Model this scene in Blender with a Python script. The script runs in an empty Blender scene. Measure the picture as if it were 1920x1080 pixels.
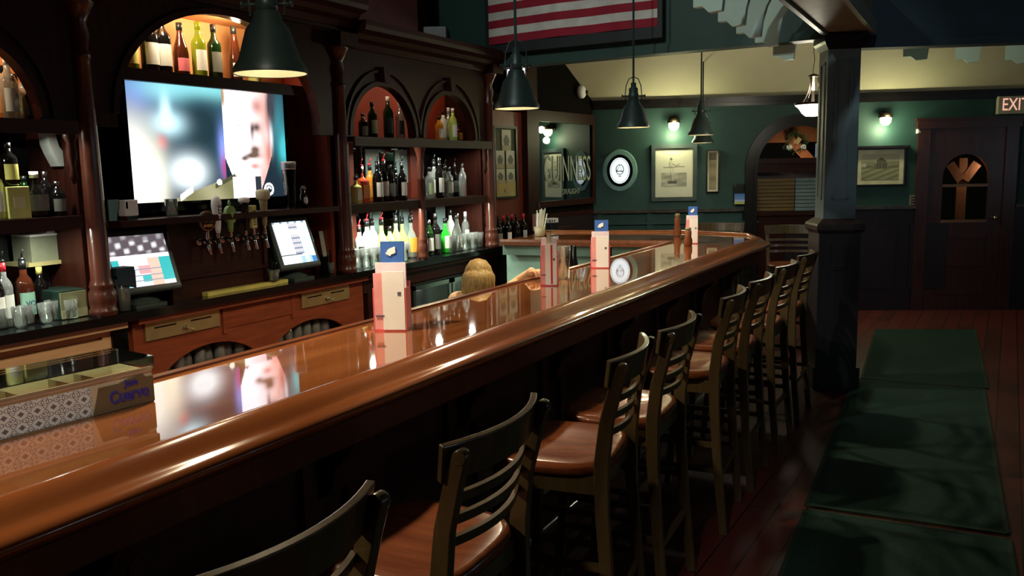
import bpy, bmesh, math, random
from mathutils import Vector, Matrix
random.seed(7)
PI = math.pi
C = bpy.context.scene.collection
sc = bpy.context.scene

# ------------------------------------------------------------------ camera
F = 1560.0; PITCH = math.radians(8.0); ROLL = math.radians(1.2); H = 1.68
_down = Vector((math.sin(ROLL)*math.cos(PITCH), math.cos(ROLL)*math.cos(PITCH), math.sin(PITCH)))
_bx = 875.0; _by = -F*math.tan(PITCH)/math.cos(ROLL) - _bx*math.tan(ROLL)
_Y = Vector((_bx, _by, F)).normalized(); _Z = -_down; _X = _Y.cross(_Z)
CAM = Vector((0, 0, H))
def w_from_c(v): return Vector((_X.dot(v), _Y.dot(v), _Z.dot(v)))
cam_d = bpy.data.cameras.new('camera'); cam = bpy.data.objects.new('camera', cam_d); C.objects.link(cam)
cam_d.sensor_width = 36; cam_d.lens = F/1920*36; cam_d.clip_start = 0.02; cam_d.clip_end = 60
_r = w_from_c(Vector((1, 0, 0))); _u = w_from_c(Vector((0, -1, 0))); _b = w_from_c(Vector((0, 0, -1)))
cam.matrix_world = Matrix(((_r.x, _u.x, _b.x, 0), (_r.y, _u.y, _b.y, 0), (_r.z, _u.z, _b.z, H), (0, 0, 0, 1)))
sc.camera = cam
def ray(px, py): return w_from_c(Vector((px-960, py-540, F)))
def hit(px, py, ax, v):
    d = ray(px, py); return CAM + d*((v-CAM[ax])/d[ax])
def hx(px, py, v): return hit(px, py, 0, v)
def hz(px, py, v): return hit(px, py, 2, v)

# ------------------------------------------------------------------ world, exposure
world = bpy.data.worlds.new('world'); sc.world = world; world.use_nodes = True
world.node_tree.nodes['Background'].inputs[0].default_value = (0.45, 0.5, 0.52, 1)
world.node_tree.nodes['Background'].inputs[1].default_value = 0.035
sc.view_settings.view_transform = 'Standard'; sc.view_settings.look = 'None'
sc.view_settings.gamma = 1; sc.view_settings.exposure = 0.0; sc.view_settings.use_curve_mapping = False

# ------------------------------------------------------------------ light set-up values
WARM = (1.0, 0.80, 0.52); SCONCE = (1.0, 0.97, 0.55); COOL = (0.7, 0.84, 1.0)
PEND_W = 62.0; SCONCE_W = 14.0; BOWL_W = 34.0; ADDED_WINDOW_W = 9.0

def light(name, kind, loc, energy, color, size=0.1, rot=(0, 0, 0), parent=None, spot=None, size_y=None):
    l = bpy.data.lights.new(name, kind); l.energy = energy; l.color = color
    if kind == 'AREA':
        l.size = size
        if size_y: l.shape = 'RECTANGLE'; l.size_y = size_y
    else: l.shadow_soft_size = size
    if spot: l.spot_size = spot; l.spot_blend = 0.5
    o = bpy.data.objects.new(name, l); C.objects.link(o); o.location = loc; o.rotation_euler = rot
    if parent: o.parent = parent
    return o

# ------------------------------------------------------------------ materials
def lin(c):
    return tuple(((v/255.)/12.92 if v/255. <= 0.04045 else ((v/255.+0.055)/1.055)**2.4) for v in c)+(1,)
_mc = {}
def mat(name, rgb, rough=0.5, metal=0.0, kind=None, rgb2=None, scale=8.0, bump=0.0, coat=0.0, spec=0.5, axis=(1, 1, 1)):
    if name in _mc: return _mc[name]
    m = bpy.data.materials.new(name); m.use_nodes = True; nt = m.node_tree; b = nt.nodes['Principled BSDF']
    c = rgb if len(rgb) == 4 else lin(rgb)
    b.inputs['Base Color'].default_value = c; b.inputs['Roughness'].default_value = rough
    b.inputs['Metallic'].default_value = metal; b.inputs['Coat Weight'].default_value = coat
    b.inputs['Coat Roughness'].default_value = 0.03; b.inputs['Specular IOR Level'].default_value = spec
    tc = nt.nodes.new('ShaderNodeTexCoord'); mp = nt.nodes.new('ShaderNodeMapping')
    nt.links.new(tc.outputs['Object'], mp.inputs[0]); mp.inputs['Scale'].default_value = axis
    n = nt.nodes.new('ShaderNodeTexNoise'); n.inputs['Scale'].default_value = scale; n.inputs['Detail'].default_value = 5
    nt.links.new(mp.outputs[0], n.inputs[0])
    r = nt.nodes.new('ShaderNodeValToRGB')
    c2 = lin(rgb2) if rgb2 else tuple(min(1, v*1.25) for v in c[:3])+(1,)
    r.color_ramp.elements[0].color = c; r.color_ramp.elements[1].color = c2
    r.color_ramp.elements[0].position = 0.35; r.color_ramp.elements[1].position = 0.65
    nt.links.new(n.outputs[0], r.inputs[0]); nt.links.new(r.outputs[0], b.inputs['Base Color'])
    if bump:
        bp = nt.nodes.new('ShaderNodeBump'); bp.inputs['Strength'].default_value = bump; bp.inputs['Distance'].default_value = 0.002
        nt.links.new(n.outputs[0], bp.inputs['Height']); nt.links.new(bp.outputs[0], b.inputs['Normal'])
    _mc[name] = m; return m
def wood(name, rgb, rgb2, rough=0.3, ax='y', coat=0.0, scale=6.0, spec=0.5):
    s = {'x': (1, 9, 9), 'y': (9, 1, 9), 'z': (9, 9, 1)}[ax]
    return mat(name, rgb, rough, 0, None, rgb2, scale*0.6, 0.05, coat, spec, s)
def emis(name, rgb, strength):
    if name in _mc: return _mc[name]
    m = bpy.data.materials.new(name); m.use_nodes = True; b = m.node_tree.nodes['Principled BSDF']
    b.inputs['Base Color'].default_value = (0.02, 0.02, 0.02, 1)
    b.inputs['Emission Color'].default_value = lin(rgb); b.inputs['Emission Strength'].default_value = strength
    _mc[name] = m; return m
def glassy(name, rgb, rough=0.02, refl=0.08, body=0.0):
    """thin glass: coloured transmission plus a sharp reflection"""
    if name in _mc: return _mc[name]
    m = bpy.data.materials.new(name); m.use_nodes = True; nt = m.node_tree
    for n in list(nt.nodes):
        if n.type == 'BSDF_PRINCIPLED': nt.nodes.remove(n)
    t = nt.nodes.new('ShaderNodeBsdfTransparent'); t.inputs[0].default_value = lin(rgb)
    g = nt.nodes.new('ShaderNodeBsdfGlossy'); g.inputs[0].default_value = (1, 1, 1, 1); g.inputs['Roughness'].default_value = rough
    fr = nt.nodes.new('ShaderNodeLayerWeight'); fr.inputs[0].default_value = 0.18
    ad = nt.nodes.new('ShaderNodeMath'); ad.operation = 'ADD'; ad.inputs[1].default_value = refl; ad.use_clamp = True
    nt.links.new(fr.outputs['Fresnel'], ad.inputs[0])
    mx = nt.nodes.new('ShaderNodeMixShader'); nt.links.new(ad.outputs[0], mx.inputs[0])
    if body:
        df = nt.nodes.new('ShaderNodeBsdfDiffuse'); df.inputs[0].default_value = (.8, .84, .8, 1); m0 = nt.nodes.new('ShaderNodeMixShader'); m0.inputs[0].default_value = body
        nt.links.new(t.outputs[0], m0.inputs[1]); nt.links.new(df.outputs[0], m0.inputs[2]); nt.links.new(m0.outputs[0], mx.inputs[1])
    else: nt.links.new(t.outputs[0], mx.inputs[1])
    nt.links.new(g.outputs[0], mx.inputs[2])
    nt.links.new(mx.outputs[0], nt.nodes['Material Output'].inputs[0])
    _mc[name] = m; return m
def vcol(name, emit=0.0, rough=0.5):
    """surface whose print is stored as a colour attribute"""
    if name in _mc: return _mc[name]
    m = bpy.data.materials.new(name); m.use_nodes = True; nt = m.node_tree; b = nt.nodes['Principled BSDF']
    a = nt.nodes.new('ShaderNodeVertexColor'); a.layer_name = 'Col'
    b.inputs['Roughness'].default_value = rough
    if emit:
        b.inputs['Base Color'].default_value = (0.01, 0.01, 0.01, 1)
        nt.links.new(a.outputs[0], b.inputs['Emission Color']); b.inputs['Emission Strength'].default_value = emit
    else: nt.links.new(a.outputs[0], b.inputs['Base Color'])
    _mc[name] = m; return m

BAR = wood('bar_lacquered_wood', (146, 86, 48), (168, 104, 60), 0.045, 'y', 1.0, 3)
BARX = wood('bar_lacquered_wood_cross', (150, 84, 40), (176, 104, 52), 0.045, 'x', 0.6, 3)
BAR.node_tree.nodes['Principled BSDF'].inputs['Coat IOR'].default_value = 1.85
RAIL = wood('bar_rail_wood', (146, 82, 44), (168, 98, 54), 0.16, 'y', 0.5, 3)
DARK = wood('dark_mahogany', (42, 18, 13), (54, 25, 18), 0.38, 'z', 0.0, 6.0, 0.15)
DARKY = wood('dark_mahogany_rail', (44, 20, 15), (56, 27, 20), 0.42, 'y', 0.0, 6.0, 0.2)
CABW = wood('red_mahogany', (118, 58, 36), (142, 72, 44), 0.3, 'y', 0.2)
TANW = wood('tan_cabinet_wood', (196, 158, 118), (210, 172, 130), 0.35, 'y', 0.1)
FRONT = wood('bar_front_wood', (74, 44, 38), (92, 54, 44), 0.35, 'z')
BLACKT = mat('black_laminate', (16, 18, 20), 0.12)
BLACK = mat('black_plastic', (20, 22, 23), 0.35)
PBLK = mat('gloss_black', (8, 9, 11), 0.08)
GRN = mat('green_wall_paint', (37, 71, 68), 0.6, rgb2=(43, 78, 74), scale=3)
GRND = mat('dark_green_paint', (34, 66, 60), 0.6, rgb2=(40, 72, 64), scale=2)
CREAM = mat('cream_ceiling_paint', (204, 198, 166), 0.7, rgb2=(212, 206, 176), scale=2)
MINT = mat('mint_paint', (196, 226, 212), 0.6, rgb2=(200, 230, 216))
WAIN = wood('wainscot_wood', (30, 22, 28), (40, 28, 32), 0.4, 'z')
TRIM = wood('black_trim_wood', (22, 20, 22), (34, 28, 26), 0.3, 'y')
REDP = mat('red_niche_paint', (176, 66, 46), 0.6, rgb2=(190, 74, 50), scale=4)
PEACH = mat('ochre_niche_paint', (226, 160, 100), 0.6, rgb2=(232, 170, 112), scale=4)
MIRR = mat('mirror_glass', (150, 156, 158), 0.02, 1.0, rgb2=(152, 158, 160))
MIRD = mat('smoked_mirror_glass', (84, 88, 92), 0.03, 1.0, rgb2=(86, 90, 94))
STEEL = mat('steel', (170, 172, 170), 0.22, 1.0)
CHROME = mat('chrome', (215, 215, 215), 0.08, 1.0)
BRASS = mat('satin_brass_plate', (176, 160, 112), 0.35, 0.7)
SHADE = mat('pendant_green_black_enamel', (42, 57, 55), 0.42, 0.2)
SHIN = mat('pendant_white_lining', (235, 228, 200), 0.6)
BRONZE = mat('bronze', (60, 50, 38), 0.35, 0.8)
STOOLW = wood('stool_frame_wood', (84, 70, 46), (104, 86, 56), 0.28, 'z', 0.3)
SEATW = wood('stool_seat_wood', (120, 62, 36), (146, 80, 46), 0.25, 'x', 0.3)
COLP = mat('column_blue_grey_paint', (112, 130, 132), 0.45, rgb2=(120, 138, 138), scale=5)
WHITE = mat('white_card', (246, 245, 243), 0.5)
PINK = mat('pink_card', (224, 96, 104), 0.4)
REDC = mat('red_card', (200, 40, 52), 0.4)
BLUEC = mat('blue_card', (58, 100, 176), 0.4)
SKIN = mat('skin', (214, 172, 132), 0.5)
HAIR = mat('tan_hair', (176, 148, 84), 0.6, rgb2=(120, 92, 46), scale=30, axis=(6, 6, 1))
CLOTH = mat('dark_olive_cloth', (52, 48, 36), 0.8)
CARPET = mat('green_carpet_pile', (13, 50, 42), 0.95, rgb2=(18, 62, 52), scale=60)
CLEAR = glassy('clear_glass', (236, 242, 238), 0.02, 0.08, 0.14)
CLEARB = glassy('clear_plastic', (240, 244, 238), 0.05, 0.08)
PANE = glassy('dark_window_glass', (205, 210, 214), 0.01, 0.10)

# ------------------------------------------------------------------ mesh builder
class MB:
    def __init__(s): s.v = []; s.f = []; s.mi = []; s.cur = 0; s.sm = []
    def add(s, vs, fs, smooth=False):
        o = len(s.v); s.v += [tuple(v) for v in vs]
        for f in fs: s.f.append([i+o for i in f]); s.mi.append(s.cur); s.sm.append(smooth)
        return s
    def box(s, x0, x1, y0, y1, z0, z1):
        vs = [(x, y, z) for z in (z0, z1) for y in (y0, y1) for x in (x0, x1)]
        return s.add(vs, [(0, 2, 3, 1), (4, 5, 7, 6), (0, 1, 5, 4), (2, 6, 7, 3), (0, 4, 6, 2), (1, 3, 7, 5)])
    def cbox(s, cx, cy, cz, sx, sy, sz): return s.box(cx-sx/2, cx+sx/2, cy-sy/2, cy+sy/2, cz-sz/2, cz+sz/2)
    def lathe(s, prof, c=(0, 0, 0), n=20, smooth=True, axis='z'):
        vs = []; fs = []
        for r, h in prof:
            for k in range(n):
                a = 2*PI*k/n; p = (r*math.cos(a), r*math.sin(a), h)
                if axis == 'x': p = (p[2], p[0], p[1])
                if axis == 'y': p = (p[0], -p[2], p[1])
                vs.append((p[0]+c[0], p[1]+c[1], p[2]+c[2]))
        for i in range(len(prof)-1):
            for k in range(n):
                fs.append((i*n+k, i*n+(k+1) % n, (i+1)*n+(k+1) % n, (i+1)*n+k))
        if prof[0][0] > 1e-5: fs.append(tuple(range(n-1, -1, -1)))
        if prof[-1][0] > 1e-5: fs.append(tuple((len(prof)-1)*n+k for k in range(n)))
        return s.add(vs, fs, smooth)
    def shell(s, prof, c=(0, 0, 0), n=24, smooth=True):
        vs = []; fs = []
        for r, h in prof:
            for k in range(n):
                a = 2*PI*k/n; vs.append((r*math.cos(a)+c[0], r*math.sin(a)+c[1], h+c[2]))
        for i in range(len(prof)-1):
            for k in range(n): fs.append((i*n+k, i*n+(k+1) % n, (i+1)*n+(k+1) % n, (i+1)*n+k))
        return s.add(vs, fs, smooth)
    def cyl(s, p, q, r, r2=None, n=12, smooth=True):
        return s.tube([p, q], [r, r2 if r2 is not None else r], n, smooth)
    def tube(s, pts, r, n=10, smooth=True, flat=None):
        pts = [Vector(p) for p in pts]
        if not isinstance(r, (list, tuple)): r = [r]*len(pts)
        vs = []; fs = []; up = None
        for i, p in enumerate(pts):
            t = (pts[min(i+1, len(pts)-1)]-pts[max(i-1, 0)]).normalized()
            if up is None: up = Vector((0, 0, 1)) if abs(t.z) < 0.9 else Vector((1, 0, 0))
            a = t.cross(up).normalized(); up = a.cross(t).normalized()
            for k in range(n):
                an = 2*PI*k/n; vs.append(p + a*(math.cos(an)*r[i]) + up*(math.sin(an)*r[i]*(flat or 1)))
        for i in range(len(pts)-1):
            for k in range(n): fs.append((i*n+k, i*n+(k+1) % n, (i+1)*n+(k+1) % n, (i+1)*n+k))
        fs.append(tuple(range(n-1, -1, -1))); fs.append(tuple((len(pts)-1)*n+k for k in range(n)))
        return s.add(vs, fs, smooth)
    def strip(s, pts, w, t, updir=(0, 0, 1)):
        """rectangular bar swept along pts: w across updir, t sideways; pts give the centre line"""
        pts = [Vector(p) for p in pts]; U = Vector(updir); vs = []; fs = []
        if not isinstance(w, (list, tuple)): w = [w]*len(pts)
        for i, p in enumerate(pts):
            tg = (pts[min(i+1, len(pts)-1)]-pts[max(i-1, 0)]).normalized()
            a = tg.cross(U).normalized(); u = a.cross(tg).normalized()
            for da, du in ((-1, -1), (1, -1), (1, 1), (-1, 1)): vs.append(p + a*(da*t/2) + u*(du*w[i]/2))
        for i in range(len(pts)-1):
            for k in range(4): fs.append((i*4+k, i*4+(k+1) % 4, (i+1)*4+(k+1) % 4, (i+1)*4+k))
        n = len(pts)-1; fs.append((3, 2, 1, 0)); fs.append((n*4, n*4+1, n*4+2, n*4+3))
        return s.add(vs, fs)
    def prism(s, poly, axis, a, b):
        """polygon (u,v) extruded from a to b; axis x:(y,z) y:(x,z) z:(x,y)"""
        def P(u, v, w): return {'x': (w, u, v), 'y': (u, w, v), 'z': (u, v, w)}[axis]
        n = len(poly); vs = [P(u, v, a) for u, v in poly]+[P(u, v, b) for u, v in poly]
        fs = [tuple(range(n)), tuple(range(2*n-1, n-1, -1))]+[(k, (k+1) % n, n+(k+1) % n, n+k) for k in range(n)]
        return s.add(vs, fs)
    def build(s, name, material, parent=None, loc=None, rot=None, bevel=0.0):
        me = bpy.data.meshes.new(name); me.from_pydata(s.v, [], s.f); 
        ms = material if isinstance(material, (list, tuple)) else [material]
        for m in ms: me.materials.append(m)
        for p, i, sm in zip(me.polygons, s.mi, s.sm): p.material_index = min(i, len(ms)-1); p.use_smooth = sm
        bm = bmesh.new(); bm.from_mesh(me); bmesh.ops.recalc_face_normals(bm, faces=bm.faces); bm.to_mesh(me); bm.free()
        me.update(); o = bpy.data.objects.new(name, me); C.objects.link(o)
        if parent: o.parent = parent
        if loc: o.location = loc
        if rot: o.rotation_euler = rot
        if bevel:
            b = o.modifiers.new('bevel', 'BEVEL'); b.width = bevel; b.segments = 2; b.limit_method = 'ANGLE'; b.angle_limit = 0.7
        return o
def tag(o, label=None, cat=None, group=None, kind=None):
    if label: o['label'] = label
    if cat: o['category'] = cat
    if group: o['group'] = group
    if kind: o['kind'] = kind
    return o
def thing(name, label, cat, loc=(0, 0, 0), rz=0, group=None):
    o = bpy.data.objects.new(name, None); C.objects.link(o); o.location = loc; o.rotation_euler = (0, 0, rz)
    o.empty_display_size = 0.05
    return tag(o, label, cat, group)
def struct(o): o['kind'] = 'structure'; return o
def copy_tree(o, parent=None):
    c = o.copy(); C.objects.link(c)
    if parent: c.parent = parent
    for ch in list(o.children): copy_tree(ch, c)
    return c
def picture(name, material, w, h, nx, ny, fn, parent=None, loc=None, rot=None, th=0.0):
    """flat printed sheet in local XZ facing -Y; fn(u,v) -> linear rgb, u to the right, v down"""
    vs = []; fs = []; cols = []
    for j in range(ny+1):
        for i in range(nx+1): vs.append(((i/nx-0.5)*w, 0, (0.5-j/ny)*h))
    for j in range(ny):
        for i in range(nx):
            a = j*(nx+1)+i; fs.append((a, a+nx+1, a+nx+2, a+1)); cols.append(fn((i+.5)/nx, (j+.5)/ny))
    me = bpy.data.meshes.new(name); me.from_pydata(vs, [], fs); me.materials.append(material)
    ca = me.color_attributes.new('Col', 'FLOAT_COLOR', 'CORNER')
    for p in me.polygons:
        c = cols[p.index]
        for li in p.loop_indices: ca.data[li].color = (c[0], c[1], c[2], 1)
    o = bpy.data.objects.new(name, me); C.objects.link(o)
    if parent: o.parent = parent
    if loc: o.location = loc
    if rot: o.rotation_euler = rot
    return o
def text(name, s, size, material, parent=None, loc=(0, 0, 0), rot=(PI/2, 0, 0), depth=0.001, sx=1.0, shear=0.0, off=0.0):
    cu = bpy.data.curves.new(name, 'FONT'); cu.body = s; cu.size = size; cu.align_x = 'CENTER'; cu.align_y = 'CENTER'
    cu.extrude = depth; cu.shear = shear; cu.offset = off
    t = bpy.data.objects.new(name+'_tmp', cu); C.objects.link(t)
    dg = bpy.context.evaluated_depsgraph_get(); me = bpy.data.meshes.new_from_object(t.evaluated_get(dg))
    bpy.data.objects.remove(t); me.materials.clear(); me.materials.append(material)
    o = bpy.data.objects.new(name, me); C.objects.link(o)
    if parent: o.parent = parent
    o.location = loc; o.rotation_euler = rot; o.scale = (sx, 1, 1); return o
def g2(u, v, cu, cv, su, sv): return math.exp(-((u-cu)/su)**2-((v-cv)/sv)**2)
def mixc(a, b, t): t = max(0, min(1, t)); return tuple(a[i]*(1-t)+b[i]*t for i in range(3))

# sweep of a profile (outward d, z) along a horizontal path with mitred corners; outward = right of travel
def sweep(mb, path, prof, closed_prof=True):
    n = len(path); P = [Vector(p) for p in path]; offs = []
    for i in range(n):
        d1 = (P[i]-P[i-1]).normalized() if i > 0 else None
        d2 = (P[i+1]-P[i]).normalized() if i < n-1 else None
        n1 = Vector((d1.y, -d1.x)) if d1 else None; n2 = Vector((d2.y, -d2.x)) if d2 else None
        if n1 is None: m = n2
        elif n2 is None: m = n1
        else:
            m = (n1+n2).normalized(); m = m/max(0.2, m.dot(n1))
        offs.append(m)
    k = len(prof); vs = []; fs = []
    for i in range(n):
        for d, z in prof: vs.append((P[i].x+offs[i].x*d, P[i].y+offs[i].y*d, z))
    for i in range(n-1):
        for j in range(k if closed_prof else k-1):
            fs.append((i*k+j, i*k+(j+1) % k, (i+1)*k+(j+1) % k, (i+1)*k+j))
    if closed_prof: fs.append(tuple(range(k))); fs.append(tuple((n-1)*k+j for j in range(k-1, -1, -1)))
    mb.add(vs, fs); return mb

# ================================================================== ROOM SHELL
TH = math.atan2(0.395, 0.918); U = Vector((0.918, 0.395, 0)); N = Vector((0.395, -0.918, 0)); W0 = Vector((-3.94, 9.06, 0))
def onwall(px, py, off=0.0):
    """point of the far wall seen at a pixel, moved off the wall by off"""
    d = ray(px, py); A = W0+N*off; t = (A-CAM).dot(N)/d.dot(N); return CAM+d*t
def quadslab(mb, a, b, z0, z1, th, nrm):
    a = Vector(a); b = Vector(b); n = Vector(nrm)*th
    vs = [(a.x, a.y, z0), (b.x, b.y, z0), (b.x, b.y, z1), (a.x, a.y, z1)]
    vs += [(v[0]+n.x, v[1]+n.y, v[2]) for v in vs]
    mb.add(vs, [(0, 1, 2, 3), (7, 6, 5, 4), (0, 4, 5, 1), (1, 5, 6, 2), (2, 6, 7, 3), (3, 7, 4, 0)])

def floor_material():
    m = bpy.data.materials.new('floor_planks'); m.use_nodes = True; nt = m.node_tree; b = nt.nodes['Principled BSDF']
    tc = nt.nodes.new('ShaderNodeTexCoord'); mp = nt.nodes.new('ShaderNodeMapping'); mp.inputs['Rotation'].default_value = (0, 0, PI/2+0.03)
    br = nt.nodes.new('ShaderNodeTexBrick'); br.inputs['Scale'].default_value = 1.0; br.inputs['Brick Width'].default_value = 1.6
    br.inputs['Row Height'].default_value = 0.13; br.inputs['Mortar Size'].default_value = 0.004
    br.inputs['Color1'].default_value = lin((120, 48, 40)); br.inputs['Color2'].default_value = lin((92, 38, 34)); br.inputs['Mortar'].default_value = lin((24, 14, 12))
    nt.links.new(tc.outputs['Object'], mp.inputs[0]); nt.links.new(mp.outputs[0], br.inputs[0])
    n = nt.nodes.new('ShaderNodeTexNoise'); n.inputs['Scale'].default_value = 3; nt.links.new(mp.outputs[0], n.inputs[0])
    mx = nt.nodes.new('ShaderNodeMix'); mx.data_type = 'RGBA'; mx.blend_type = 'MULTIPLY'; mx.inputs[0].default_value = 0.5
    nt.links.new(br.outputs[0], mx.inputs[6]); nt.links.new(n.outputs[0], mx.inputs[7]); nt.links.new(mx.outputs[2], b.inputs['Base Color'])
    b.inputs['Roughness'].default_value = 0.5; return m
struct(MB().box(-5.0, 4.6, -3.2, 12.5, -0.1, 0).build('floor', floor_material()))
struct(MB().box(-5.0, 4.6, -3.2, 12.5, 4.7, 4.8).build('ceiling', GRND))
struct(MB().box(-4.75, -4.6, -3.2, 7.0, 0, 4.7).build('wall_left', wood('red_brown_wall_wood', (96, 46, 34), (116, 56, 40), 0.35, 'z')))
struct(MB().box(-5.0, 4.6, -3.2, -3.05, 0, 4.7).build('wall_back', GRN))
struct(MB().box(4.45, 4.6, -3.2, 12.5, 0, 4.7).build('wall_right', GRND))
# left wall past the back bar: raked top
LWU = Vector((0.076, 0.997, 0)); LWN = Vector((0.997, -0.076, 0))
def leftwall_pt(px, py, off=0.0):
    A = Vector((-3.94, 9.06, 0))+LWN*off; d = ray(px, py); return CAM+d*((A-CAM).dot(LWN)/d.dot(LWN))
m = MB(); a = Vector((-3.94, 9.06, 0))-LWU*2.2
vs = []
for off in (0, -0.12):
    for s, z in ((0, 0), (2.2, 0), (2.2, 2.46), (0, 3.75)):
        p = a+LWU*s+LWN*off; vs.append((p.x, p.y, z))
m.add(vs, [(0, 1, 2, 3), (7, 6, 5, 4), (0, 4, 5, 1), (1, 5, 6, 2), (2, 6, 7, 3), (3, 7, 4, 0)])
struct(m.build('wall_left_far', mat('matte_dark_brown_paint', (15, 11, 11), .8, rgb2=(20, 14, 13), spec=0.05)))
m = MB(); m.box(-4.75, -4.12, 6.9, 7.0, 0, 4.7); struct(m.build('wall_left_return', DARK))
# far wall
def wallbox(mb, s0, s1, z0, z1, d0, d1):
    """box in far-wall coordinates: s along the wall, d out of the wall"""
    vs = []
    for z in (z0, z1):
        for d in (d0, d1):
            for s in (s0, s1):
                p = W0+U*s+N*d; vs.append((p.x, p.y, z))
    mb.add(vs, [(0, 2, 3, 1), (4, 5, 7, 6), (0, 1, 5, 4), (2, 6, 7, 3), (0, 4, 6, 2), (1, 3, 7, 5)]); return mb
def wc(p): return (Vector((p.x, p.y, 0))-W0).dot(U)
SA0 = wc(onwall(1414, 400)); SA1 = SA0+0.98; SAc = (SA0+SA1)/2
SD0 = wc(onwall(1745, 222)); SD1 = wc(onwall(1888, 222)); 
m = MB()
wallbox(m, -0.3, SA0, 0, 2.46, -0.15, 0); wallbox(m, SA1, SD0, 0, 2.46, -0.15, 0); wallbox(m, SD1, 9.0, 0, 2.46, -0.15, 0)
wallbox(m, SD0, SD1, 2.12, 2.46, -0.15, 0)
# arched head above the opening
ra = (SA1-SA0)/2; zs = 1.66; K = 16; vs = []
for d in (0, -0.15):
    for i in range(K+1):
        an = PI*i/K; s = SAc-ra*math.cos(an); z = zs+ra*0.98*math.sin(an)
        for zz in (z, 2.46): p = W0+U*s+N*d; vs.append((p.x, p.y, zz))
fs = []; o2 = 2*(K+1)
for i in range(K):
    a0 = 2*i; fs += [(a0, a0+2, a0+3, a0+1), (o2+a0, o2+a0+1, o2+a0+3, o2+a0+2), (a0, o2+a0, o2+a0+2, a0+2)]
m.add(vs, fs)
struct(m.build('wall_far', GRN))
# sloping ceiling
m = MB(); vs = []
for s in (-0.4, 9.2):
    for d in (0.0, 3.4):
        p = W0+U*s+N*d; vs.append((p.x, p.y, 2.46+0.645*d)); vs.append((p.x, p.y, 2.56+0.645*d))
m.add(vs, [(0, 4, 6, 2), (1, 3, 7, 5), (0, 1, 5, 4), (2, 6, 7, 3), (0, 2, 3, 1), (4, 5, 7, 6)])
struct(m.build('ceiling_slope', CREAM))
# cornice, chair rail and wainscot on the far wall
m = MB(); wallbox(m, 0, 9, 2.40, 2.46, 0, 0.07); wallbox(m, 0, 9, 2.36, 2.40, 0, 0.035); struct(m.build('trim_1', TRIM))
m = MB()
for s0, s1 in ((0, SA0-0.14), (SA1+0.14, SD0-0.12), (SD1+0.14, 9)): wallbox(m, s0, s1, 1.165, 1.20, 0, 0.06)
struct(m.build('trim_2', wood('chair_rail_wood', (60, 58, 56), (84, 82, 78), 0.2, 'x')))
m = MB(); wallbox(m, 1.9, SA0-0.14, 0, 1.165, 0, 0.02); wallbox(m, SA1+0.14, SD0-0.12, 0, 1.165, 0, 0.02); wallbox(m, SD1+0.14, 9, 0, 1.165, 0, 0.02)
for s in (2.2, SA1+0.2, SA1+0.75): wallbox(m, s, s+0.4 if s > 3 else s+.3, 0.25, 1.0, 0.02, 0.035)
struct(m.build('trim_3', WAIN))
m = MB(); wallbox(m, 0, 1.9, 0, 1.165, 0, 0.02)
for s in (0.05, 0.62, 1.2, 1.75): wallbox(m, s, s+0.07, 0.1, 1.165, 0.02, 0.04)
wallbox(m, 0, 1.9, 1.03, 1.05, 0.02, 0.045)
struct(m.build('trim_4', GRN))
# fascia: bends at the column
m = MB(); m.box(-4.6, -0.92, 6.7, 6.82, 2.60, 4.7); m.box(-4.6, -0.92, 6.67, 6.70, 2.60, 2.66)
struct(m.build('wall_fascia_left', GRND))
m = MB(); a = Vector((-0.93, 6.72, 0)); b = a+U*6; quadslab(m, a, b, 2.52, 4.7, 0.12, (-N.x, -N.y, 0)); quadslab(m, a, b, 2.52, 2.58, 0.03, N)
struct(m.build('wall_fascia_right', mat('dark_slate_paint', (34, 52, 60), 0.6)))
# bulkhead above the back bar
struct(MB().box(-4.6, -4.0, -3.0, 5.70, 2.72, 4.7).build('wall_bulkhead', mat('maroon_paint', (70, 22, 26), 0.6)))

# unseen glowing windows added on the right wall for bluish fill light
for k, (y0, y1) in enumerate(((2.2, 3.1), (4.6, 5.5), (7.0, 7.9))):
    w = thing('window_%d' % (k+1), None, None, (4.44, (y0+y1)/2, 1.75)); w['kind'] = 'structure'
    MB().box(-0.012, -0.004, -0.42, 0.42, -0.45, 0.45).build('pane', emis('daylit_window_pane', (120, 165, 175), 0.9), w)
    f = MB(); 
    for s in (-1, 1): f.box(-0.05, 0, s*0.42-0.03, s*0.42+0.03, -0.5, 0.5); f.box(-0.05, 0, -0.45, 0.45, s*0.47-0.03, s*0.47+0.03)
    f.box(-0.03, 0, -0.015, 0.015, -0.45, 0.45); f.build('window_frame', DARK, w)
    light('window_light', 'AREA', (-0.06, 0, 0), ADDED_WINDOW_W/3, COOL, 0.8, (0, PI/2, 0), w, size_y=0.9)

# ================================================================== THE BAR
XI = -2.17; XO = -1.61
outer = [(XO, -1.4), (XO, 7.05), (-1.78, 7.45), (-2.36, 7.66), (-3.76, 7.35)]
inner = [(XI, -1.4), (XI, 6.62), (-3.68, 6.41)]
bar = thing('bar_counter', 'long lacquered wooden bar running the length of the room and turning along the far end', 'bar', (XO, 3, 0))
def B(mb, name, material): 
    o = mb.build(name, material, bar); o.location = (-XO, -3, 0); return o
m = MB(); poly = outer + inner[::-1]; m.prism(poly, 'z', 1.03, 1.07); B(m, 'bar_top', BAR)
m = MB(); prof = [(0, 1.0), (0, 1.072), (0.003, 1.081), (0.010, 1.088), (0.020, 1.092), (0.032, 1.092), (0.044, 1.089), (0.056, 1.083), (0.068, 1.075), (0.078, 1.067), (0.087, 1.060), (0.095, 1.055), (0.104, 1.052), (0.113, 1.050), (0.121, 1.047), (0.128, 1.043), (0.133, 1.038), (0.136, 1.032), (0.136, 1.024), (0.131, 1.016), (0.122, 1.011), (0.10, 1.0)]
sweep(m, outer, prof); B(m, 'rail', RAIL)
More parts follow.
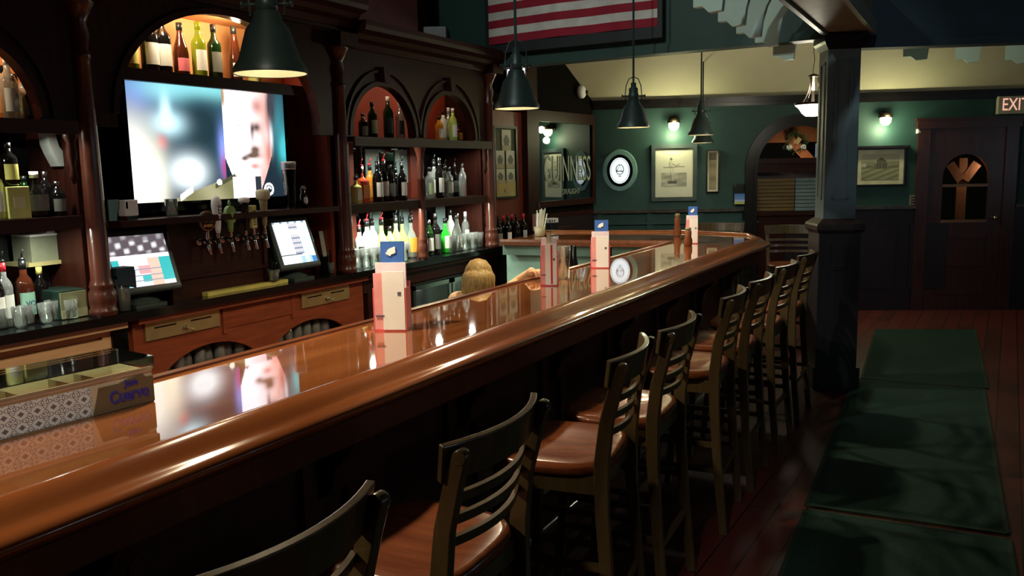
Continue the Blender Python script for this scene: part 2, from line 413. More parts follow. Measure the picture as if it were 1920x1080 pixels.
_rm = bpy.data.objects['rail'].data
for p in _rm.polygons: p.use_smooth = True
_rm.set_sharp_from_angle(angle=math.radians(50))
m = MB(); sweep(m, inner, [(0, 1.03), (0, 1.078), (-0.012, 1.084), (-0.024, 1.080), (-0.028, 1.062), (-0.028, 1.03)]); B(m, 'inner_lip', wood('inner_lip_wood', (96, 56, 38), (112, 66, 44), 0.25, 'y', 0.2))
m = MB(); sweep(m, outer, [(0.055, 0.90), (0.055, 1.0), (0.02, 1.0), (0.02, 0.90)])
sweep(m, outer, [(0.07, 0.985), (0.07, 1.0), (0.055, 1.0), (0.055, 0.975)]); B(m, 'apron', FRONT)
m = MB(); sweep(m, outer, [(-0.16, 0), (-0.16, 1.03), (-0.22, 1.03), (-0.22, 0)])
sweep(m, outer, [(-0.13, 0), (-0.13, 0.14), (-0.16, 0.16), (-0.16, 0)]); B(m, 'front_wall', FRONT)
m = MB(); yy = -1.2
while yy < 6.6:
    for (a0, a1, b0, b1) in ((yy, yy+0.66, 0.80, 0.86), (yy, yy+0.66, 0.24, 0.30), (yy, yy+0.06, 0.30, 0.80), (yy+0.60, yy+0.66, 0.30, 0.80)):
        m.box(-1.77, -1.745, a0, a1, b0, b1)
    yy += 0.80
B(m, 'panel_moulding', FRONT)
yy = -0.48-0.8
while yy < 6.8:
    m = MB(); m.prism([(-1.77, 1.0), (-1.56, 1.0), (-1.56, 0.93), (-1.60, 0.90), (-1.63, 0.84), (-1.69, 0.78), (-1.71, 0.70), (-1.77, 0.66)], 'y', yy-0.035, yy+0.035)
    B(m, 'corbel', FRONT); yy += 0.80
m = MB(); m.tube([(-1.50, -1.2, 0.2), (-1.50, 7.0, 0.2)], 0.022, 10); B(m, 'foot_rail', STEEL)
# inner side under the top of the far run: grey green apron, pale panels
m = MB(); p = Vector((-2.2, 6.60, 0)); q = Vector((-3.68, 6.41, 0)); nn = Vector((0.13, -0.99, 0)).normalized()
def shifted(v, d): return Vector(v)-nn*d
quadslab(m, shifted(p, .03), shifted(q, .03), 0.94, 1.03, 0.03, (-nn.x, -nn.y, 0)); B(m, 'inner_apron', mat('grey_green_paint', (96, 120, 104), 0.5))
m = MB(); quadslab(m, shifted(p, .12), shifted(q, .12), 0.1, 0.94, 0.03, (-nn.x, -nn.y, 0)); B(m, 'inner_panel', mat('pale_mint_paint', (140, 172, 156), 0.5))
m = MB(); quadslab(m, (XI-0.02, -1.4, 0), (XI-0.02, 6.6, 0), 0.1, 1.03, 0.03, (1, 0, 0)); B(m, 'inner_wall', CABW)

# ================================================================== COLUMN
g = thing('column', 'square blue-grey panelled column on a dark pedestal at the bar end', 'column', (-0.93, 6.68, 0), 0.42)
m = MB(); m.box(-0.115, 0.115, -0.115, 0.115, 1.28, 2.60)
m.build('shaft', COLP, g)
m = MB()
for rz in range(4):
    mm = MB(); 
    for (a0, a1, b0, b1) in ((-0.06, -0.045, 1.42, 2.42), (0.045, 0.06, 1.42, 2.42), (-0.06, 0.06, 1.42, 1.44), (-0.06, 0.06, 2.40, 2.42)): mm.box(a0, a1, -0.122, -0.114, b0, b1)
    c_, s_ = math.cos(rz*PI/2), math.sin(rz*PI/2); m.add([(x*c_-y*s_, x*s_+y*c_, z) for x, y, z in mm.v], mm.f)
m.build('panel_moulding', COLP, g)
m = MB(); m.lathe([(0.17, 1.28), (0.235, 1.245), (0.245, 1.23), (0.245, 1.20), (0.21, 1.17), (0.2, 1.16)], n=4, smooth=False); m.build('pedestal_cap', wood('pedestal_wood', (60, 50, 52), (72, 60, 60), 0.35, 'z'), g, rot=(0, 0, PI/4))
PEDM = wood('pedestal_dark_wood', (44, 42, 48), (54, 50, 54), 0.4, 'z')
m = MB(); m.box(-0.15, 0.15, -0.15, 0.15, 0, 1.17); m.box(-0.17, 0.17, -0.17, 0.17, 0, 0.16)
m.build('pedestal', PEDM, g)
m = MB(); m.box(-0.06, 0.06, -0.158, -0.15, 0.90, 1.10); m.box(-0.05, 0.05, -0.164, -0.157, 0.92, 1.08); m.build('pedestal_panel', PEDM, g)
m = MB(); m.lathe([(0.16, 2.50), (0.2, 2.54), (0.215, 2.56), (0.215, 2.60)], n=4, smooth=False); m.build('capital', TRIM, g, rot=(0, 0, PI/4))
# ceiling beam from the column over the bar stools
bm_ = MB(); bm_.box(-1.0, -0.72, -3.0, 6.70, 2.62, 2.95); struct(bm_.build('trim_5', mat('beige_beam_paint', (118, 112, 92), 0.6)))
bm_ = MB(); bm_.box(-1.03, -1.0, -3.0, 6.70, 2.60, 2.70); bm_.box(-0.72, -0.69, -3.0, 6.70, 2.60, 2.70); struct(bm_.build('trim_6', mat('beam_edge_paint', (120, 122, 108), 0.5)))

# mint corbels along the beam and behind the fascia
def corbel_mesh():
    o = [(0, 0.035), (0.05, 0.035), (0.065, 0.02), (0.085, 0.0), (0.155, 0.005), (0.165, 0.10), (0.19, 0.19), (0.24, 0.28), (0.30, 0.34), (0.38, 0.38), (0.38, 0.50), (0.22, 0.50), (0.12, 0.40), (0.04, 0.28), (0.0, 0.16)]
    m = MB(); m.prism(o, 'y', 0, 0.05); return m.build('carved_bracket', MINT)
cb = corbel_mesh(); spots = [(-1.39, 4.04, 2.50), (-1.39, 4.56, 2.50), (-1.40, 5.09, 2.50), (-1.42, 5.60, 2.50), (-1.41, 6.08, 2.50), (-1.45, 6.86, 2.49)]
lb = ['largest mint scroll-cut bracket, first of the row, cut by the photo top', 'mint scroll-cut bracket, second of the row above the bar', 'mint scroll-cut bracket, third of the row above the bar',
      'mint scroll-cut bracket, fourth of the row above the bar', 'narrow curved mint bracket whose foot meets the dark fascia edge', 'short grey-green bracket hanging below the fascia just left of the column']
for k, (x, y, z) in enumerate(spots):
    o = cb if k == 0 else cb.copy()
    if k: C.objects.link(o)
    o.location = (x, y, z); tag(o, lb[k], 'bracket', 'scroll-cut brackets of the ceiling beam')
for k, (px, py) in enumerate(((1678, 90), (1786, 96), (1889, 98))):
    p = hz(px, py, 2.53); o = cb.copy(); C.objects.link(o); o.data = cb.data
    o.location = (p.x, p.y+0.75, 2.51); o.scale = (1.15, 1, 1)
    tag(o, ['grey bracket hanging below the fascia, nearest right of the column', 'grey bracket hanging below the fascia, middle of the three right of the column', 'grey bracket hanging below the fascia, at the right edge above the exit sign'][k], 'bracket', 'scroll-cut brackets of the ceiling beam')

# ================================================================== BACK BAR
XF = -3.95                      # front of the counter
YL0, YL1, YC1, YR1 = 0.55, 2.67, 4.59, 6.62
def K_(mb, name, material, par=None, bevel=0):
    o = mb.build(name, material, par, bevel=bevel); l = par.location; o.location = (-l.x, -l.y, -l.z); return o
WT = thing('counter_top', 'long black back counter top carrying the terminals and bottles', 'counter', (-4.25, 3.6, 0.94))
CL = thing('cabinet', 'tan panelled base cabinet at the far left of the back bar', 'cabinet', (-4.2, 1.6, 0), 0, 'base cabinets of the back bar')
CC = thing('cabinet', 'red-brown base cabinet with two arched glass openings and cash drawers', 'cabinet', (-4.2, 3.8, 0), 0, 'base cabinets of the back bar')
CR = thing('cabinet', 'dark base cabinet under the right-hand shelves, holding a small cooler', 'cabinet', (-4.2, 5.8, 0), 0, 'base cabinets of the back bar')
UL = thing('shelf_unit', 'dark arched shelf unit with columns at the left edge of the photo', 'shelf unit', (-4.2, 1.6, 0.985), 0, 'arched upper units of the back bar')
UC = thing('shelf_unit', 'centre upper unit with one wide lit arch over the television', 'shelf unit', (-4.2, 3.65, 0.985), 0, 'arched upper units of the back bar')
UR = thing('shelf_unit', 'dark shelf unit with two red-backed arches between the turned columns', 'shelf unit', (-4.2, 5.6, 0.985), 0, 'arched upper units of the back bar')
RS = thing('tap_riser', 'dark wooden riser behind the counter that holds the beer taps', 'riser', (-4.1, 3.63, 0.985))
m = MB(); m.box(-4.58, XF+0.095, YL0-0.1, 6.76, 0.94, 0.985); K_(m, 'worktop', BLACKT, WT)
m = MB(); m.box(-4.5, -3.99, YL0, 2.74, 0, 0.94); m.box(-4.0, XF+.05, YL0, 2.80, 0.90, 0.94)
for y0, y1 in ((0.9, 2.74),):
    m.box(-3.99, -3.965, y0, y1, 0.865, 0.885); m.box(-3.99, -3.96, y0+.02, y1-.02, 0.78, 0.85); m.box(-3.99, -3.965, y1-0.05, y1, 0.4, 0.865)
K_(m, 'body', TANW, CL)
m = MB(); m.box(-4.4, -3.955, 2.742, 2.835, 0, 0.90); K_(m, 'side_filler', PBLK, CL)
def arch_front(mb, y0, y1, z0, z1, arches, x0, x1, n=18):
    poly = [(y0, z0)]
    for cy, a, b, zs in arches:
        if zs > z0: poly.append((cy-a, z0))
        for i in range(n+1):
            an = PI*i/n; poly.append((cy-a*math.cos(an), zs+b*math.sin(an)))
        if zs > z0: poly.append((cy+a, z0))
    poly += [(y1, z0), (y1, z1), (y0, z1)]
    mb.prism(poly, 'x', x0, x1)
m = MB(); arch_front(m, 2.86, 4.80, 0.0, 0.94, [(3.38, 0.40, 0.24, 0.46), (4.24, 0.40, 0.24, 0.46)], XF-0.03, XF)
m.box(-4.5, -4.46, 2.86, 4.79, 0, 0.94); m.box(-4.5, XF-.03, 2.84, 2.87, 0, 0.94); m.box(-4.5, XF-.03, 4.76, 4.79, 0, 0.94)
m.box(XF, XF+0.06, 2.86, 4.80, 0.905, 0.94); m.box(XF, XF+.012, 3.47, 3.50, .74, .9); m.box(XF, XF+.012, 4.05, 4.08, .74, .9); m.box(XF, XF+.008, 3.50, 4.05, .77, .90)
K_(m, 'arched_body', CABW, CC)
m = MB(); m.box(-4.45, XF-.035, 2.88, 4.75, 0.52, 0.545); K_(m, 'inner_shelf', DARKY, CC)
m = MB(); m.box(-4.45, XF, 4.86, 5.36, 0, 0.80); m.box(-4.5, XF, 4.81, 6.78, 0.80, 0.94); m.box(-4.45, XF, 6.62, 6.78, 0, 0.80); m.box(XF, XF+0.06, 4.81, 6.78, 0.905, 0.94); m.box(-4.5, -4.46, 4.81, 6.78, 0, .80)
K_(m, 'body', DARKY, CR)
ys0 = hx(392, 549, XF+.03).y; ys1 = hx(542, 525, XF+.03).y
m = MB(); m.box(-4.30, -4.20, 2.80, 4.46, 0.985, 1.43); m.box(-4.20, -3.98, 3.17, 3.87, 0.985, 1.43); m.box(-3.98, -3.965, 3.15, 3.18, 0.985, 1.43); m.box(-3.98, -3.965, 3.86, 3.89, .985, 1.43); m.box(-3.98, -3.96, 3.15, 3.89, 1.10, 1.12)
K_(m, 'panel', DARKY, RS)
m = MB(); m.box(-4.4, -3.86, 2.78, 4.48, 1.43, 1.465); K_(m, 'ledge', DARKY, RS)
for u_, z, y0, y1, nm, x1 in ((UL, 1.945, YL0, 2.58, 'arch_shelf', -3.84), (UL, 1.485, YL0, 2.60, 'shelf', -3.9), (UR, 1.925, 4.66, 6.56, 'arch_shelf', -3.84), (UR, 1.445, 4.66, 6.56, 'shelf', -3.9), (UC, 2.25, 2.76, 4.5, 'niche_shelf', -3.98)):
    m = MB(); m.box(-4.35, x1, y0, y1, z-0.015, z+0.02); m.box(x1-.02, x1, y0, y1, z-.045, z-.015); K_(m, nm, DARKY, u_)
RUP = wood('red_upright_wood', (128, 52, 38), (146, 60, 44), 0.4, 'z')
COLM = wood('column_mahogany', (66, 32, 24), (84, 42, 30), 0.26, 'z', 0.15)
cp = [(0, 2.62), (0.0, 2.56), (0.04, 2.56), (0.06, 2.60), (0.11, 2.62), (0.13, 2.65), (0.19, 2.67), (0.20, 2.70), (0.20, 2.735), (-0.1, 2.735)]
for u_, ya, yb, cys, dz in ((UL, YL0, 2.66, (1.20, 2.06), .02), (UR, 4.62, 6.60, (5.10, 6.0), 0)):
    m = MB(); m.box(-4.38, -4.36, ya, yb, 0.985, 1.92+dz); K_(m, 'mirror_back', MIRD, u_)
    m = MB(); m.box(-4.40, -4.34, ya, yb, 1.95+dz, 2.66); K_(m, 'niche_back', PEACH if u_ is UL else REDP, u_)
    for y in cys:
        m = MB(); m.box(-4.36, -4.32, y-0.03, y+0.11, 0.985, 1.92); K_(m, 'back_upright', RUP, u_)
    m = MB(); arch_front(m, ya, yb-.02, 1.945+dz, 2.66, [(cy, 0.385, 0.37, 1.96+dz) for cy in cys], -3.98, -3.92); K_(m, 'arched_front', DARK, u_)
    for cy in cys:
        m = MB(); a_, b_, zs_ = .40, .385, 1.96+dz
        m.strip([(-3.915, cy-a_*math.cos(PI*i/24), zs_+b_*math.sin(PI*i/24)) for i in range(25)], 0.03, 0.035, (1, 0, 0)); K_(m, 'arch_moulding', DARK, u_)
        m = MB(); m.strip([(-3.912, cy-(a_+.05)*math.cos(PI*i/24), zs_+(b_+.09)*math.sin(PI*i/24)) for i in range(25)], 0.025, 0.018, (1, 0, 0)); K_(m, 'arch_bead', DARK, u_)
        z = 2.40+dz; m = MB(); m.prism([(cy-0.03, z-0.05), (cy+0.03, z-0.05), (cy+0.04, z+0.06), (cy-0.04, z+0.06)], 'x', -3.93, -3.87); K_(m, 'keystone', DARK, u_)
    if u_ is UL: m = MB(); m.box(-4.33, -3.99, yb-.035, yb-.029, 1.97, 2.66); K_(m, 'niche_side', PEACH, u_)
    for y in (ya, yb-.01):
        m = MB(); m.box(-4.4, -3.97, y-0.018, y+0.018, 0.985, 2.66); K_(m, 'side_panel', DARK, u_)
    m = MB()
    if u_ is UR: sweep(m, [(-3.93, 4.70), (-3.93, 6.72)][::1], cp); m.box(-4.58, -3.93, 4.70, 6.72, 2.66, 2.735); m.box(-4.4, -3.93, 6.6, 6.72, 2.5, 2.7)
    else: sweep(m, [(-3.93, YL0), (-3.93, 2.60)], cp); m.box(-4.58, -3.93, YL0, 2.60, 2.66, 2.735)
    K_(m, 'cornice', DARKY, u_)
m = MB(); m.box(-4.42, -4.37, 2.70, 4.58, 2.27, 2.75); K_(m, 'niche_back', PEACH, UC)
m = MB(); m.box(-4.36, -4.0, 2.7, 4.56, 2.66, 2.69); K_(m, 'niche_soffit', PEACH, UC)
m = MB(); m.box(-4.44, -4.40, 2.70, 4.58, 1.47, 2.25); K_(m, 'back_panel', DARK, UC)
m = MB(); arch_front(m, 2.70, 4.58, 1.95, 2.84, [(3.62, 0.76, 0.60, 2.02)], -3.98, -3.92, 28); K_(m, 'arched_front', DARK, UC)
m = MB(); m.strip([(-3.915, 3.62-.775*math.cos(PI*i/24), 2.02+.615*math.sin(PI*i/24)) for i in range(25)], 0.03, 0.035, (1, 0, 0)); K_(m, 'arch_moulding', DARK, UC)
for y in (2.72, 4.54):
    m = MB(); m.box(-4.4, -3.98, y-0.018, y+0.018, 0.985, 2.66); K_(m, 'side_panel', RUP, UC)
m = MB(); cp2 = [(d, z+0.12) for d, z in cp]; sweep(m, [(-3.90, 2.60), (-3.90, 4.70)], cp2); m.box(-4.0, -3.88, 2.60, 4.70, 2.66, 2.80); K_(m, 'cornice', DARKY, UC)
def colonnette(y, z0, z1, r=0.05, x=-3.915):
    h = z1-z0; m = MB()
    prof = [(r*1.25, 0), (r*1.25, .03), (r*1.12, .04), (r*1.2, .07), (r*1.2, .12), (r*1.0, .14), (r*1.12, .15), (r*1.05, .165), (r*.92, .19), (r*.85, h*0.5), (r*.72, h-.30), (r*.85, h-.29), (r*.85, h-.27), (r*.65, h-.25), (r*.9, h-.18), (r*.65, h-.12), (r*1.1, h-.06), (r*1.4, h-.03), (r*1.5, h)]
    m.lathe(prof, (x, y, z0), 24); return m
for u_, y in ((UL, 0.62), (UL, 2.68), (UR, 4.60), (UR, 6.64)):
    K_(colonnette(y, 0.986, 2.57, 0.055), 'turned_column', COLM, u_)
    m = MB(); m.box(-3.97, -3.80, y-0.09, y+0.09, 2.55, 2.64); K_(m, 'column_capital', DARK, u_)
for u_, y in ((UR, 5.53), (UL, 1.63)):
    K_(colonnette(y, 0.986, 1.91, 0.034, -3.905), 'turned_colonnette', COLM, u_)
for u_, y in ((UR, 6.50), (UR, 4.74), (UL, 2.56)):
    m = MB(); m.lathe([(0.03, 1.92), (0.035, 1.89), (0.02, 1.86), (0.025, 1.80), (0.012, 1.74), (0.02, 1.70), (0.005, 1.66)], (-3.88, y, 0), 12); K_(m, 'drop_finial', DARK, u_)
qa = [hx(px, py, -4.1) for px, py in ((36, 222), (88, 222), (94, 250), (102, 275), (113, 290), (117, 312), (104, 312), (92, 290), (84, 272), (80, 250), (60, 236), (36, 230))]
m = MB(); m.prism([(q_.y, q_.z) for q_ in qa], 'x', -4.14, -4.06); K_(m, 'scroll_bracket', mat('silver_grey_paint', (150, 152, 148), .4), UL)
def puck(u_, x, y, z, w, col=WARM, r=0.03):
    m = MB(); m.lathe([(0.03, -0.008), (0.03, 0.004)], (x, y, z), 16); K_(m, 'recessed_lamp', emis('lamp_lens', (255, 240, 200), 6.0), u_)
    l = u_.location; light('niche_light', 'POINT', (x-l.x, y-l.y, z-0.04-l.z), w, col, r, parent=u_)
puck(UC, -4.02, 3.30, 2.655, 9.0); puck(UC, -4.02, 3.80, 2.655, 9.0)
puck(UR, -4.05, 5.10, 2.64, 3.5); puck(UR, -4.05, 6.0, 2.64, 3.5); puck(UL, -4.08, 2.10, 2.64, 14); puck(UL, -4.08, 1.20, 2.64, 8)
for u_, y0, y1, w, z in ((UR, 4.80, 5.45, 26.0, 1.425), (UR, 5.68, 6.45, 16.0, 1.425), (UL, 1.8, 2.5, 12.0, 1.465), (UL, 1.8, 2.5, 9.0, 1.925), (UR, 4.80, 5.45, 8, 1.905), (UR, 5.68, 6.45, 8, 1.905)):
    for q_ in (0.15, 0.85):
        y_ = y0+(y1-y0)*q_; m = MB(); m.lathe([(0.03, -0.006), (0.03, 0.0)], (-3.96, y_, z), 16); K_(m, 'recessed_lamp', emis('shelf_lens', (255, 250, 230), 1.5), u_)
        l = u_.location; light('shelf_light', 'AREA', (-3.96-l.x, y_-l.y, z-0.012-l.z), w*.3, (0.95, 1.0, 0.85), 0.04, (0, -.15, 0), u_)
for px0, px1, z0_, z1_ in ((686, 711, 1.60, 1.88), (741, 765, 1.60, 1.88), (690, 711, 1.12, 1.41), (746, 771, 1.12, 1.41), (815, 832, 1.15, 1.41), (893, 908, 1.15, 1.41)):  # opaque panels painted pale blue to stand in for mirror reflections
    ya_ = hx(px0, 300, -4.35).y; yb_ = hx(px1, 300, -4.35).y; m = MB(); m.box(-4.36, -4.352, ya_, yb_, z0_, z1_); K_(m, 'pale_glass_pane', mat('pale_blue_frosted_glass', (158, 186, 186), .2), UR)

# ================================================================== LAMPS
def pendant(loc, top, label, w=PEND_W, s=1.0):
    t = thing('pendant_lamp', label, 'pendant lamp', loc, 0, 'industrial cone pendants over the bar')
    m = MB(); m.shell([(0.032*s, 0.215*s), (0.045*s, 0.205*s), (0.05*s, 0.18*s), (0.075*s, 0.15*s), (0.105*s, 0.05*s), (0.125*s, 0.02*s), (0.127*s, 0.0)], n=32)
    m.shell([(0.127*s, 0.0), (0.122*s, 0.002)], n=32); m.build('lamp_shade', SHADE, t)
    m = MB(); m.shell([(0.122*s, 0.002), (0.118*s, 0.02*s), (0.098*s, 0.05*s), (0.07*s, 0.145*s), (0.03*s, 0.2*s)], n=32); m.build('shade_lining', SHIN, t)
    m = MB(); m.lathe([(0.036*s, 0.2*s), (0.038*s, 0.25*s), (0.034*s, 0.255*s), (0.034*s, 0.29*s), (0.02*s, 0.30*s), (0.02*s, 0.33*s), (0.008, 0.335*s), (0.006, top)], n=16)
    m.build('socket_rod', SHADE, t)
    m = MB()
    for sx in (-1, 1):
        m.tube([(sx*0.058*s, 0, 0.20*s), (sx*0.062*s, 0, 0.24*s), (sx*0.056*s, 0, 0.31*s), (sx*0.035*s, 0, 0.36*s), (0, 0, 0.375*s)], 0.004, 6)
        m.tube([(sx*0.03*s, 0, 0.235*s), (sx*0.085*s, 0, 0.235*s)], 0.006, 8)
        m.lathe([(0.012, -.004), (0.012, .004)], (sx*0.085*s, 0, 0.235*s), 8, axis='x')
    m.build('bracket', SHADE, t, rot=(0, 0, 0.5))
    m = MB(); m.lathe([(0.004, 0.12*s), (0.02*s, 0.11*s), (0.034*s, 0.08*s), (0.036*s, 0.055*s), (0.026*s, 0.028*s), (0.002, 0.018*s)], n=16); m.build('bulb', emis('bulb_glow', (255, 238, 205), 9.0), t)
    light('pendant_light', 'SPOT', (0, 0, 0.012), w, WARM, 0.03, (0, 0, 0), t, spot=math.radians(150))
    light('pendant_glow', 'POINT', (0, 0, 0.05*s), w*0.14, WARM, 0.02, (0, 0, 0), t)
    return t
pendant((-2.2, 0.24, 2.03), 2.6, 'cone pendant lamp nearest the room entrance, outside the left edge')
pendant((-2.165, 2.19, 2.03), 2.6, 'largest dark green cone pendant lamp, hanging in front of the lit wine niche')
pendant((-2.268, 4.16, 2.023), 2.6, 'dark cone pendant lamp in front of the right end of the back bar cornice')
pendant((-2.293, 6.04, 1.985), 2.6, 'dark cone pendant lamp hanging above the oval mirror plaque and framed athlete')
pendant((-2.436, 8.288, 1.995), 2.55, 'small dark cone pendant lamp, front one of the close pair by the narrow frame', 8)
pendant((-2.64, 9.05, 1.94), 2.6, 'small dark cone pendant lamp, lower and rear one of the close pair', 4, .92)
# bowl pendant
p = Vector((-1.30, 7.82, 2.10))
t = thing('bowl_pendant_lamp', 'glowing white glass bowl pendant on three curved metal arms left of the column', 'pendant lamp', p)
m = MB(); m.lathe([(0.005, 0), (0.06, 0.005), (0.09, 0.03), (0.115, 0.07), (0.15, 0.10), (0.155, 0.11)], n=32); m.build('glass_bowl', emis('bowl_glow', (255, 250, 228), 4.5), t)
m = MB(); m.shell([(0.150, 0.10), (0.160, 0.11), (0.160, 0.118), (0.150, 0.118)], n=32)
for k in range(3):
    a = 2*PI*k/3+0.3; c_, s_ = math.cos(a), math.sin(a)
    m.tube([(0.155*c_, 0.155*s_, 0.115), (0.10*c_, 0.10*s_, 0.17), (0.055*c_, 0.055*s_, 0.24), (0.035*c_, 0.035*s_, 0.32), (0.05*c_, 0.05*s_, 0.345)], 0.006, 6)
m.lathe([(0.012, 0.12), (0.012, 0.34), (0.05, 0.345), (0.045, 0.355), (0.008, 0.37)], n=12); m.build('arms', BRONZE, t)
m = MB(); zt = 2.46+0.645*((p-W0).dot(N)) - p.z
for k in range(16):
    z = 0.37+k*(zt-0.40)/16; m.tube([(0, 0, z), (0.006 if k % 2 else -0.006, 0, z+0.012), (0, 0, z+(zt-0.4)/16)], 0.003, 5)
m.build('chain', BRONZE, t)
m = MB(); m.lathe([(0.065, zt-0.035), (0.07, zt-0.02), (0.05, zt+.01)], n=20); m.build('canopy', BRONZE, t)
light('bowl_light', 'POINT', (0, 0, 0.22), BOWL_W, (1, .93, .72), 0.08, parent=t)
# sconces on the far wall
def sconce(px, py, label):
    q = onwall(px, py); t = thing('wall_sconce', label, 'wall lamp', q, TH, 'wall sconces on the green wall')
    m = MB(); m.lathe([(0.05, 0), (0.05, 0.015), (0.02, 0.03)], (0, 0, 0.04), 14, axis='y'); m.tube([(0, -.02, .05), (0, -0.06, 0.08), (0, -0.09, 0.055)], 0.008, 8)
    m.lathe([(0.075, 0.01), (0.06, 0.05), (0.02, 0.07)], (0, -0.1, -0.005), 16); m.build('hood', BRONZE, t)
    m = MB(); prof = [(0.004, -0.085), (0.03, -0.08), (0.055, -0.05), (0.062, -0.01), (0.05, 0.02)]
    m.lathe(prof, (0, -0.1, 0), 18); m.build('glass_shade', emis('sconce_glow', (255, 255, 190), 5.0), t)
    light('sconce_light', 'POINT', (0, -0.12, -0.13), SCONCE_W*0.5, SCONCE, 0.04, parent=t); light('sconce_light', 'POINT', (0, -0.19, 0.0), SCONCE_W*0.5, SCONCE, 0.04, parent=t)
sconce(1262, 232, 'glowing wall sconce above the framed athlete picture'); sconce(1655, 222, 'glowing wall sconce above the framed landscape right of the column')

# track spots high on the ceiling, out of the frame
def track(loc, target, w, label, col=(0.9, 1.0, 0.93), ang=62):
    t = thing('track_spotlight', label, 'spotlight', loc, 0, 'ceiling spotlights')
    d = (Vector(target)-Vector(loc)).normalized(); q = d.to_track_quat('-Z', 'Y').to_euler()
    m = MB(); m.shell([(.05, -.02), (.05, .10), (.035, .14), (.01, .15)], n=20); m.build('housing', BLACK, t, rot=q)
    m = MB(); m.lathe([(.045, .0), (.045, .01)], n=20); m.build('lens', emis('spot_lens', (255, 250, 230), 3), t, rot=q)
    m = MB(); m.cyl((0, 0, .1), (0, 0, 4.7-loc[2]), .012); m.build('stem', BLACK, t)
    light('spot', 'SPOT', d*0.05, w, col, 0.05, q, t, spot=math.radians(ang))
track((-2.6, 2.6, 4.2), (-3.1, 6.7, 3.2), 90, 'ceiling spotlight aimed at the flag, above the picture')
track((-0.5, -0.6, 4.0), (-2.0, 1.7, 1.1), 150, 'ceiling spotlight aimed at the near end of the bar, behind the viewer', (1, .9, .72), 52)
track((-0.3, 2.2, 4.0), (-0.9, 6.5, 2.3), 80, 'ceiling spotlight aimed at the column, above the picture', (.75, .88, 1.0), 22)
track((-1.9, 1.8, 4.2), (-1.5, 5.2, 2.8), 110, 'ceiling spotlight aimed at the mint brackets, above the picture')
# ================================================================== FAR WALL OBJECTS
def hung(name, label, cat, px, py, off=0.0, group=None):
    return thing(name, label, cat, onwall(px, py, off), TH, group)
def frame_mb(w, h, t, d):
    m = MB()
    m.box(-w/2, w/2, -d, 0, h/2-t, h/2); m.box(-w/2, w/2, -d, 0, -h/2, -h/2+t); m.box(-w/2, -w/2+t, -d, 0, -h/2+t, h/2-t); m.box(w/2-t, w/2, -d, 0, -h/2+t, h/2-t); return m
# oval mirror plaque
t = hung('oval_mirror_plaque', 'oval mirror plaque with a white centre and small dark harp-like crest on the green wall', 'wall plaque', 1162, 320, 0.0)
def oval(mb, a, b, a2, b2, y, th, n=48):
    vs = []; fs = []
    for k in range(n):
        c_, s_ = math.cos(2*PI*k/n), math.sin(2*PI*k/n)
        vs += [(a*c_, y, b*s_), (a2*c_, y-th, b2*s_)]
    for k in range(n): j = (k+1) % n; fs.append((2*k, 2*j, 2*j+1, 2*k+1))
    if a2 < 1e-3: pass
    mb.add(vs, fs); return mb
m = MB(); oval(m, .205, .245, .195, .235, 0, .02); oval(m, .195, .235, .15, .185, -.02, .004); m.build('bevelled_rim', mat('frosted_rim_glass', (120, 160, 158), .25), t)
m = MB(); oval(m, .15, .185, .115, .15, -.022, -.002); m.build('mirror_band', mat('black_mirror', (16, 20, 22), .05), t)
m = MB(); oval(m, .115, .15, .0001, .0001, -.024, .002); m.build('white_centre', emis('backlit_white_plaque', (240, 250, 250), 1.1), t)  # emission added to brighten the white centre, no lamp behind it
m = MB(); oval(m, .083, .110, .080, .107, -.028, .001); 
m.tube([(0.035*math.cos(a), -.028, .045*math.sin(a)+.01) for a in [2*PI*k/16 for k in range(17)]], .0035, 5)
m.tube([(-.03, -.028, 0), (0, -.028, .05), (.02, -.028, -.01), (-.03, -.028, 0.0)], .003, 5)
m.tube([(-.03, -.028, -.005), (.03, -.028, -.005)], .004, 5); m.tube([(-.012, -.028, -.05), (.012, -.028, -.05)], .004, 5)
o = m.build('crest', PBLK, t); o.scale = (1.25, 1, 1.25)
# athlete picture (generic standing figure beside a table)
def athlete(u, v):
    c = mixc((.80, .80, .66), (.62, .64, .52), v*.7)
    if .14 < u < .86 and .50 < v < .80:
        c = mixc(c, (.10, .11, .09), .45+.25*math.sin(u*9+v*14)*math.sin(v*40))
        if u > .6: c = mixc(c, (.30, .31, .26), .5)
    def dk(c, t, w=(.06, .06, .05)): return mixc(c, w, t)
    if ((u-.42)/.035)**2+((v-.21)/.030)**2 < 1: c = dk(c, .8)
    if ((u-.41)/.055)**2+((v-.32)/.085)**2 < 1: c = (.66, .64, .52) if u > .385 else dk(c, .45)
    if abs(v-(.30+.05*math.sin((u-.45)*14))) < .012 and .45 < u < .66: c = dk(c, .55)
    if abs(v-(.385-.03*(u-.3))) < .012 and .2 < u < .80: c = dk(c, .6)
    if abs(u-(.40+.02*(v-.4))) < .02 and .4 < v < .68: c = dk(c, .25)
    if abs(u-.47) < .018 and .4 < v < .68: c = (.60, .60, .50)
    if abs(v-.70) < .03 and (abs(u-.40) < .07 or abs(u-.52) < .06): c = dk(c, .85)
    return c
